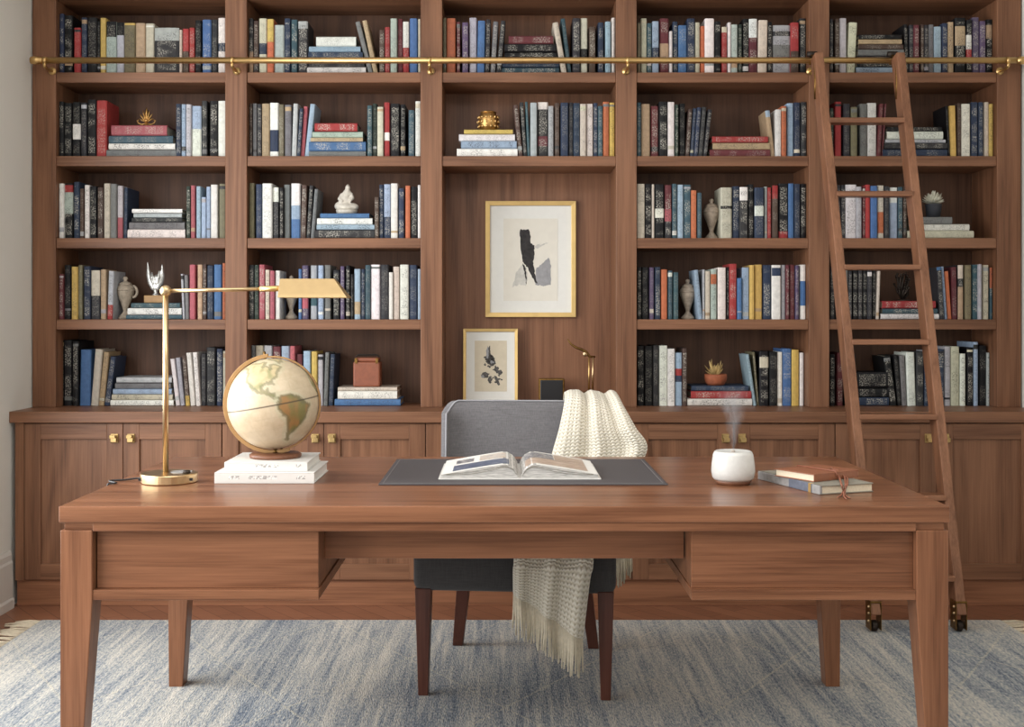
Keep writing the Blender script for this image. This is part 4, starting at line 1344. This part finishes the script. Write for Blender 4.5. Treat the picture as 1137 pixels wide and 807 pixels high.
tb = flat_book('book', 'larger white book, lower of the two under the globe', wx(238, 3.288), wx(349, 3.288), 3.288, 3.55, DZ + .0004, .031)
tb2 = flat_book('book', 'smaller white book directly beneath the globe base', wx(249, 3.31), wx(341.5, 3.31), 3.31, 3.545, DZ + .0318, .026)
m_, nt_, b_n = new_mat('faint_spine_print')
vv = obj_coord(nt_, (1, 1, 1), 0)
ff = noise_tex(nt_, vv, 210, 2)
nt_.links.new(ramp(nt_, ff, [(.44, lin((226, 224, 220))), (.56, lin((158, 156, 152)))]), b_n.inputs['Base Color'])
for tt, segs, hh_, yy in ((tb, ((-.10, -.07), (-.045, .035), (.09, .115)), .0335, -.131), (tb2, ((-.03, .035), (.085, .10)), .03, -.1175)):
    for a_, b_ in segs: obj('spine_lettering', box(a_, b_, yy - .0004, yy + .0002, hh_ * .36, hh_ * .66), m_, tt)

# globe
GY = 3.425
GZ0 = DZ + .0582
GC = Vector((wx(303.5, GY), GY, wz(448, GY)))
GR = 50.2 * GY / F
t = thing('desk_globe', 'antique cream desk globe on a wooden base standing on white books', 'globe', (wx(306, GY), GY, GZ0))
base = Vector(t.location)
obj('globe_base', lathe([(0, 0), (.073, 0), (.075, .003), (.075, .009), (.07, .0125), (.03, .0135), (0, .0135)], seg=48), M['globe_base'], t, smooth=True)
obj('stem', lathe([(0, .0135), (.009, .0135), (.007, .018), (.006, .026), (0, .026)], seg=16), M['old_brass'], t, smooth=True)
tilt = math.radians(10)
rel = GC - base
# meridian arm
for part, a0, a1, wid, rr, thk in (('meridian_arm', 90, 284, .011, 1.065, .0115), ('meridian_ring', -76, 90, .010, 1.035, .005)):
    bm = bmesh.new(); rings = []
    K = 60
    for i in range(K + 1):
        a = math.radians(a0 + (a1 - a0) * i / K) + tilt * .6
        ca, sa = math.cos(a), math.sin(a)
        r0, r1 = GR * rr - thk / 2, GR * rr + thk / 2
        rings.append([bm.verts.new(rel + Vector((r_ * ca, y_, r_ * sa))) for r_, y_ in ((r0, -wid / 2), (r1, -wid / 2), (r1, wid / 2), (r0, wid / 2))])
    for a_, b_ in zip(rings, rings[1:]):
        for k in range(4):
            j = (k + 1) % 4
            bm.faces.new((a_[k], a_[j], b_[j], b_[k]))
    bm.faces.new(rings[0]); bm.faces.new(rings[-1])
    obj(part, bm, M['arm_brass'] if part == 'meridian_arm' else M['arm_brass'], t, bevel=.001)
axis = Vector((-math.sin(tilt), 0, math.cos(tilt)))
bm = bmesh.new()
add_tube(bm, [rel + axis * GR * .97, rel + axis * GR * 1.17], .004, 10); add_tube(bm, [rel - axis * GR * .97, rel - axis * GR * 1.12], .004, 10)
obj('axis_pin', bm, M['old_brass'], t, smooth=True)
LAND = {
 'na': [(-166, 66), (-156, 71), (-128, 70), (-110, 68), (-95, 70), (-84, 68), (-94, 59), (-82, 55), (-79, 51), (-77, 60), (-66, 59), (-56, 52), (-65, 46), (-70, 42), (-76, 35), (-81, 31), (-80, 25), (-83, 29), (-90, 29), (-97, 26), (-97, 21), (-91, 18), (-87, 21), (-88, 16), (-83, 14), (-83, 9), (-78, 8), (-80, 7), (-86, 11), (-94, 16), (-105, 20), (-110, 25), (-114, 31), (-121, 35), (-124, 42), (-124, 48), (-134, 57), (-150, 60), (-160, 56), (-166, 61)],
 'gl': [(-55, 60), (-43, 60), (-22, 71), (-20, 80), (-40, 83), (-60, 81), (-68, 76), (-54, 70)],
 'sa': [(-78, 8), (-72, 12), (-62, 10), (-51, 4), (-48, -1), (-35, -6), (-39, -14), (-41, -22), (-48, -26), (-54, -34), (-58, -38), (-65, -42), (-68, -50), (-69, -55), (-74, -51), (-73, -40), (-71, -30), (-70, -18), (-76, -14), (-81, -5), (-79, 1)],
 'af': [(-17, 15), (-16, 24), (-6, 35), (10, 37), (32, 31), (43, 12), (51, 12), (40, -4), (40, -16), (33, -26), (20, -35), (12, -17), (9, 4), (-8, 5)],
 'eu': [(-9, 38), (0, 44), (-4, 48), (8, 54), (10, 60), (25, 71), (60, 69), (110, 75), (170, 68), (160, 60), (140, 54), (128, 40), (120, 30), (108, 20), (103, 3), (98, 12), (88, 22), (78, 8), (70, 22), (58, 24), (45, 12), (36, 32), (26, 38), (14, 42), (4, 43)],
 'au': [(114, -24), (130, -12), (142, -11), (153, -26), (146, -39), (131, -32), (116, -34)],
}


def inside(pt, poly):
    x, y = pt; c = False
    for (x0, y0), (x1, y1) in zip(poly, poly[1:] + poly[:1]):
        if (y0 > y) != (y1 > y) and x < (x1 - x0) * (y - y0) / (y1 - y0) + x0: c = not c
    return c


def edge_d(pt, poly):
    best = 99
    k = math.cos(math.radians(pt[1]))
    for (x0, y0), (x1, y1) in zip(poly, poly[1:] + poly[:1]):
        ax, ay, bx, by = (x0 - pt[0]) * k, y0 - pt[1], (x1 - pt[0]) * k, y1 - pt[1]
        dx_, dy_ = bx - ax, by - ay
        tt = max(0, min(1, -(ax * dx_ + ay * dy_) / (dx_ * dx_ + dy_ * dy_)))
        best = min(best, math.hypot(ax + tt * dx_, ay + tt * dy_))
    return best


bm = bmesh.new()
NLo, NLa = 240, 120
grid = []
cols = {}
OCEAN = lin((204, 188, 160))
for j in range(NLa + 1):
    la = 90 - 180 * j / NLa
    row = []
    for i in range(NLo):
        lo = -180 + 360 * i / NLo
        pt = (lo + 3 * mnoise.noise(Vector((lo * .12, la * .12, 1))), la + 3 * mnoise.noise(Vector((lo * .12, la * .12, 7))))
        c = Vector(OCEAN) * (1 + .08 * mnoise.noise(Vector((lo * .05, la * .05, 3))))
        for nm, poly in LAND.items():
            if abs(lo - sum(p[0] for p in poly) / len(poly)) > 110: continue
            e = edge_d(pt, poly); ins = inside(pt, poly)
            if ins:
                n1 = mnoise.noise(Vector((lo * .09, la * .09, 5)))
                if nm == 'sa':
                    lc = Vector(lin((160, 122, 76))).lerp(Vector(lin((128, 122, 74))), smooth01(.5 + n1 * 1.4 + (lo + 58) * .02))
                else:
                    lc = Vector(lin((196, 180, 142))).lerp(Vector(lin((150, 148, 104))), smooth01(.25 + n1 * 1.3 + (25 - la) * .015))
                c = lc
            if e < (2.6 if ins else 1.4):
                c = c.lerp(Vector(lin((112, 112, 82))), .62)
            elif e < 5 and not ins:
                c = c.lerp(Vector(lin((188, 190, 160))), .35)
        if abs(la) < .8: c = Vector(lin((70, 56, 44)))
        elif (i % 20 == 0 or j % 10 == 0) and abs(la) > 2: c = c * .95
        row.append(((lo, la), c))
    grid.append(row)
cl = bm.loops.layers.float_color.new('Col')
vg = []
for j in range(NLa + 1):
    la = math.radians(90 - 180 * j / NLa)
    vg.append([bm.verts.new((GR * math.cos(la) * math.cos(2 * math.pi * i / NLo - math.pi), GR * math.cos(la) * math.sin(2 * math.pi * i / NLo - math.pi), GR * math.sin(la))) if 0 < j < NLa else None for i in range(NLo)])
top = bm.verts.new((0, 0, GR)); bot = bm.verts.new((0, 0, -GR))
for j in range(NLa):
    for i in range(NLo):
        k = (i + 1) % NLo
        if j == 0: vs, ids = (top, vg[1][i], vg[1][k]), ((0, i), (1, i), (1, k))
        elif j == NLa - 1: vs, ids = (vg[j][i], bot, vg[j][k]), ((j, i), (j + 1, i), (j, k))
        else: vs, ids = (vg[j][i], vg[j + 1][i], vg[j + 1][k], vg[j][k]), ((j, i), (j + 1, i), (j + 1, k), (j, k))
        f = bm.faces.new(vs)
        for lp, (a_, b_) in zip(f.loops, ids): lp[cl] = (*grid[a_][b_][1], 1)
gl = obj('globe_ball', bm, M['globe_map'], t, smooth=True)
# longitude -97 faces the camera (-y), then the axis tips
lon = math.radians(-97)
gl.matrix_local = Matrix.Translation(rel) @ Matrix.Rotation(-tilt, 4, 'Y') @ Matrix.Rotation(math.radians(-90) - lon, 4, 'Z')

def desk_pt0(px_, py_):
    Y = (EYE - DZ) * F / (py_ - CY); return wx(px_, Y), Y


# lamp
LY = 3.325
LX = wx(184, LY)
t = thing('pharmacy_lamp', 'brass swing-arm desk lamp with a tent shade and round base', 'lamp', (wx(188, LY), LY, DZ))
rb = 31 * LY / F
obj('lamp_base', lathe([(0, 0), (rb * .97, 0), (rb, .002), (rb, .024), (rb * .98, .0265), (rb * .9, .027), (0, .027)], seg=56), M['brass'], t, smooth=False, bevel=.0008)
ox_ = LX - wx(188, LY)
zp = wz(323, LY) - DZ
obj('pole', tube([(ox_, 0, .026), (ox_, 0, zp)], .0082, seg=20), M['brass'], t, smooth=True)
bm = bmesh.new(); add_ball(bm, (ox_, 0, zp), .0165, 20, 14); obj('pivot', bm, M['brass'], t, smooth=True)
xs0 = wx(312, LY) - wx(188, LY)
za_ = wz(320, LY) - DZ
bm = tube([(ox_, 0, zp), (xs0 - .06, 0, za_ - .002)], .0058, seg=14)
ar = obj('arm', bm, M['brass'], t, smooth=True)
obj('arm_sleeve', tube([(xs0 - .06, 0, za_ - .002), (xs0 + .012, 0, za_)], .0085, seg=14), M['rail_brass'], ar, smooth=True)
# tent shade: ridge on top, sides flaring, closed ends
x_a, x_b, x_c = xs0, wx(372, LY) - wx(188, LY), wx(388, LY) - wx(188, LY)
zt_, zb_ = wz(309.5, LY) - DZ, wz(330.5, LY) - DZ
bm = bmesh.new()
sec = []
for x_t, x_bt, ss in ((x_a, x_a, 0), (x_b, x_c, 1)):
    ring = []
    for yy, zz in ((-.052, 0), (-.047, .16), (-.016, 1), (.016, 1), (.047, .16), (.052, 0)):
        x = x_bt + (x_t - x_bt) * zz
        ring.append(bm.verts.new((x, yy, zb_ + (zt_ - zb_) * zz)))
    sec.append(ring)
for k in range(5): bm.faces.new((sec[0][k], sec[0][k + 1], sec[1][k + 1], sec[1][k]))
bm.faces.new(sec[0]); bm.faces.new(sec[1])
sh = obj('lamp_shade', bm, M['brass_shade'], t)
md = sh.modifiers.new('Solidify', 'SOLIDIFY'); md.thickness = .0016
md = sh.modifiers.new('Bevel', 'BEVEL'); md.width = .002; md.segments = 2
bm = tube([(x_a + .03, 0, (zt_ + zb_) / 2), (x_b - .02, 0, (zt_ + zb_) / 2)], .009, seg=12); obj('bulb', bm, M['ceramic'], t, smooth=True)
bm = bmesh.new()
for a in (-152, -28):
    a = math.radians(a)
    add_box(bm, rb * math.cos(a) - .006, rb * math.cos(a) + .006, rb * math.sin(a) - .003, rb * math.sin(a) + .003, .009, .016)
obj('port', bm, M['black'], t)
obj('top_plate', lathe([(0, .027), (.03, .027), (.03, .029), (0, .029)], cx=.033, cy=.006, seg=28), M['linen_grey'], t, smooth=False)
obj('switch_dial', lathe([(0, .027), (.011, .027), (.010, .035), (0, .036)], cx=.055, cy=-.02, seg=20), M['dark_iron'], t, smooth=True)
bx, by = wx(188, LY), LY
ce = desk_pt0(120, 538)
cpts = [(-rb + .004, .01, .010), (-rb - .02, .015, .008), (-rb - .05, .012, .0045), (-rb - .09, -.004, .0035), (ce[0] - bx + .02, ce[1] - by + .010, .0035), (ce[0] - bx + .004, ce[1] - by + .002, .0032), (-1.1065 - bx, ce[1] - by, .0015), (-1.1082 - bx, ce[1] - by, -.006), (-1.1082 - bx, ce[1] - by, -.036), (-1.104 - bx, ce[1] - by, -.044), (-1.06 - bx, ce[1] - by, -.045)]
cord = tube(catmull(cpts, 4), .0026, seg=8)
obj('cord', cord, M['black'], t, smooth=True)

# diffuser
DFY = 3.29
t = thing('aroma_diffuser', 'white speckled ceramic aroma diffuser with a wooden foot on the desk', 'diffuser', (wx(814, DFY), DFY, DZ))
r = 24 * DFY / F
obj('foot', lathe([(0, 0), (r * .74, 0), (r * .78, .003), (r * .86, .012), (0, .012)], seg=48), M['diffuser_wood'], t, smooth=True)
obj('ceramic_shell', lathe([(0, .012), (r * .86, .012), (r * .95, .018), (r, .035), (r * .985, .055), (r * .92, .082), (r * .86, .09), (r * .8, .0925), (r * .72, .0905), (r * .6, .0885), (0, .0885)], seg=56), M['ceramic'], t, smooth=True)
obj('mist_nozzle', lathe([(0, .0885), (.006, .0885), (.005, .094), (0, .094)], seg=16), M['wick'], t, smooth=True)
X, Z = wx(814, DFY), DZ + .094
bm = lathe([(0, 0), (.008, 0), (.02, .03), (.06, .17), (0, .176)], seg=24)
ms = obj('vapour_mist', bm, M['mist']); ms.location = (X, DFY, Z + .001)
tag(ms, 'faint white mist rising from the white aroma diffuser', 'mist', None, 'stuff')

# notebooks
def rot_book(name, label, corner, ang, w, d, z0, h, cov, pages, spine=None):
    """corner: the near corner on the desk; w along the first edge, d along the second"""
    t_ = thing(name, label, 'notebook', (corner[0], corner[1], z0), ang)
    th = .003
    bm = bmesh.new()
    add_box(bm, -w, 0, 0, d, 0, th); add_box(bm, -w, 0, 0, d, h - th, h)
    obj('cover', bm, cov, t_, bevel=.001)
    obj('page_block', box(-w + .003, -.003, .004, d - .003, th, h - th), pages, t_)
    return t_


# lower: corners left (841,527), near (912,549), right (969,540)
def desk_pt(px_, py_, z=0):
    Y = (EYE - DZ - z) * F / (py_ - CY); return Vector((wx(px_, Y), Y))


p_near, p_left, p_right = desk_pt(911, 549.5), desk_pt(842, 532), desk_pt(969, 542)
e1 = p_near - p_left; e2 = p_right - p_near
ang = math.atan2(e1.y, e1.x)
w1 = e1.length
t = thing('notebook', 'grey hardback notebook with a navy patched cloth spine beneath the leather journal', 'notebook', (p_near.x, p_near.y, DZ + .0004), ang)
d1 = .165
h1 = .024
bm = bmesh.new()
add_box(bm, -w1, 0, 0, d1, 0, .003); add_box(bm, -w1, 0, 0, d1, h1 - .003, h1)
obj('cover', bm, M['grey_cover'], t, bevel=.001)
obj('page_block', box(-w1 + .004, -.003, .006, d1 - .003, .003, h1 - .003), M['note_page'], t)
bm = bmesh.new(); add_box(bm, -w1, -w1 * .30, -.002, .006, 0, h1); add_box(bm, -w1 * .12, 0, -.002, .006, 0, h1)
sp = obj('spine', bm, M['linen_grey'], t, bevel=.0015)
obj('navy_patch', box(-w1 * .48, -w1 * .12, -.0024, .0062, 0, h1 + .0002), M['navy_patch'], sp, bevel=.0015)
obj('gold_band', box(-w1 * .17, -w1 * .13, -.003, .0066, 0, h1 + .0004), M['gold'], sp)
# upper leather journal
zj = h1 + .0006
q_near, q_left, q_right = desk_pt(904, 535.5, zj), desk_pt(860, 528.5, zj), desk_pt(948, 528, zj)
f1 = q_near - q_left
ang2 = math.atan2(f1.y, f1.x)
w2 = f1.length
d2 = .175
h2 = .021
t = thing('leather_journal', 'tan leather journal tied with a leather cord on the grey notebook', 'journal', (q_near.x, q_near.y, DZ + zj + .0004), ang2)
w2 = max(w2, .125)
bm = bmesh.new()
add_box(bm, -w2, 0, 0, d2, 0, .0025); add_box(bm, -w2, 0, 0, d2, h2 - .0025, h2); add_box(bm, -.0025, 0, 0, d2, .0025, h2 - .0025)
obj('leather_cover', bm, M['leather_note'], t, bevel=.001)
obj('page_block', box(-w2 + .003, -.003, .004, d2 - .004, .0025, h2 - .0025), M['note_page'], t)
bm = bmesh.new()
hz = h2 + .0025
add_tube(bm, [(-w2 - .002, d2 * .52, h2 * .4), (-w2, d2 * .52, hz), (-w2 * .5, d2 * .5, hz), (0, d2 * .48, hz), (.004, d2 * .48, h2 * .5)], .0018, 8)
inv = Matrix.Translation(t.location) @ Matrix.Rotation(ang2, 4, 'Z')
inv = inv.inverted()


def cp(px_, py_, z_):
    p_ = desk_pt(px_, py_, z_)
    return inv @ Vector((p_.x, p_.y, DZ + z_))


zt1, zt2 = h1 + .004, zj + h2 + .002
for path in (((922, 520, zt2), (928, 524, zt2 - .004), (932, 530, zt1 + .004), (934, 536, zt1), (935, 540, zt1 - .003), (936.5, 545, .010), (934, 550, .003), (930, 552, .003)),
             ((925, 519, zt2), (933, 523, zt2 - .006), (938, 530, zt1 + .003), (939, 536, zt1), (938.5, 540, zt1 - .003), (938, 545, .010), (938, 550, .003), (944, 553, .003)),
             ((924, 521, zt2), (930, 522, zt2 - .002), (936, 526, zt1 + .008), (941, 531, zt1), (941, 537, zt1), (939, 541.5, zt1 - .006), (937, 546, .009), (937, 551, .003), (940, 554, .003))):
    add_tube(bm, [cp(*q_) for q_ in path], [.0016, .0022, .0026, .0028, .0028, .0026, .0024, .0016] if len(path) == 8 else [.0016, .0022, .0026, .0028, .0028, .0026, .0026, .0024, .0016], 8)
obj('cord', bm, M['leather_cord'], t, smooth=True)

# ---------------------------------------------------------------- light
def area(name, loc, rot, sx, sy, power, col):
    l = bpy.data.lights.new(name, 'AREA'); l.shape = 'RECTANGLE'; l.size = sx; l.size_y = sy; l.energy = power; l.color = col
    o = bpy.data.objects.new(name, l); o.location = loc; o.rotation_euler = rot; link(o)
    return o


area('window_daylight', (XL - .35, (WY0 + WY1) / 2 - .1, (WZ0 + WZ1) / 2 + .1), (0, math.radians(-90), 0), 2.3, 3.6, 205, (.99, .995, 1))
area('ceiling_light', (.1, 2.2, ZC - .02), (math.radians(8), 0, 0), 2.6, 2.0, 62, (1, .97, .93))
area('front_fill', (-.4, -1.6, 1.9), (math.radians(86), 0, math.radians(-4)), 3.6, 2.0, 36, (1, .98, .95))  # added fill light behind the camera, no real source

w = bpy.data.worlds.new('sky'); scene.world = w; w.use_nodes = True
bg = w.node_tree.nodes['Background']
bg.inputs[0].default_value = (.92, .95, 1, 1); bg.inputs[1].default_value = .2

# ---------------------------------------------------------------- camera
cam = bpy.data.cameras.new('camera'); co = bpy.data.objects.new('camera', cam); link(co)
co.location = (0, 0, EYE); co.rotation_euler = (math.radians(90), 0, 0)
cam.sensor_width = 36; cam.lens = F / 1137 * 36
cam.shift_x = (568.5 - CX) / 1137
cam.shift_y = -(403.5 - CY) / 1137
cam.clip_start = .05
scene.camera = co
scene.view_settings.view_transform = 'Standard'
scene.view_settings.look = 'None'
scene.view_settings.exposure = 0.0
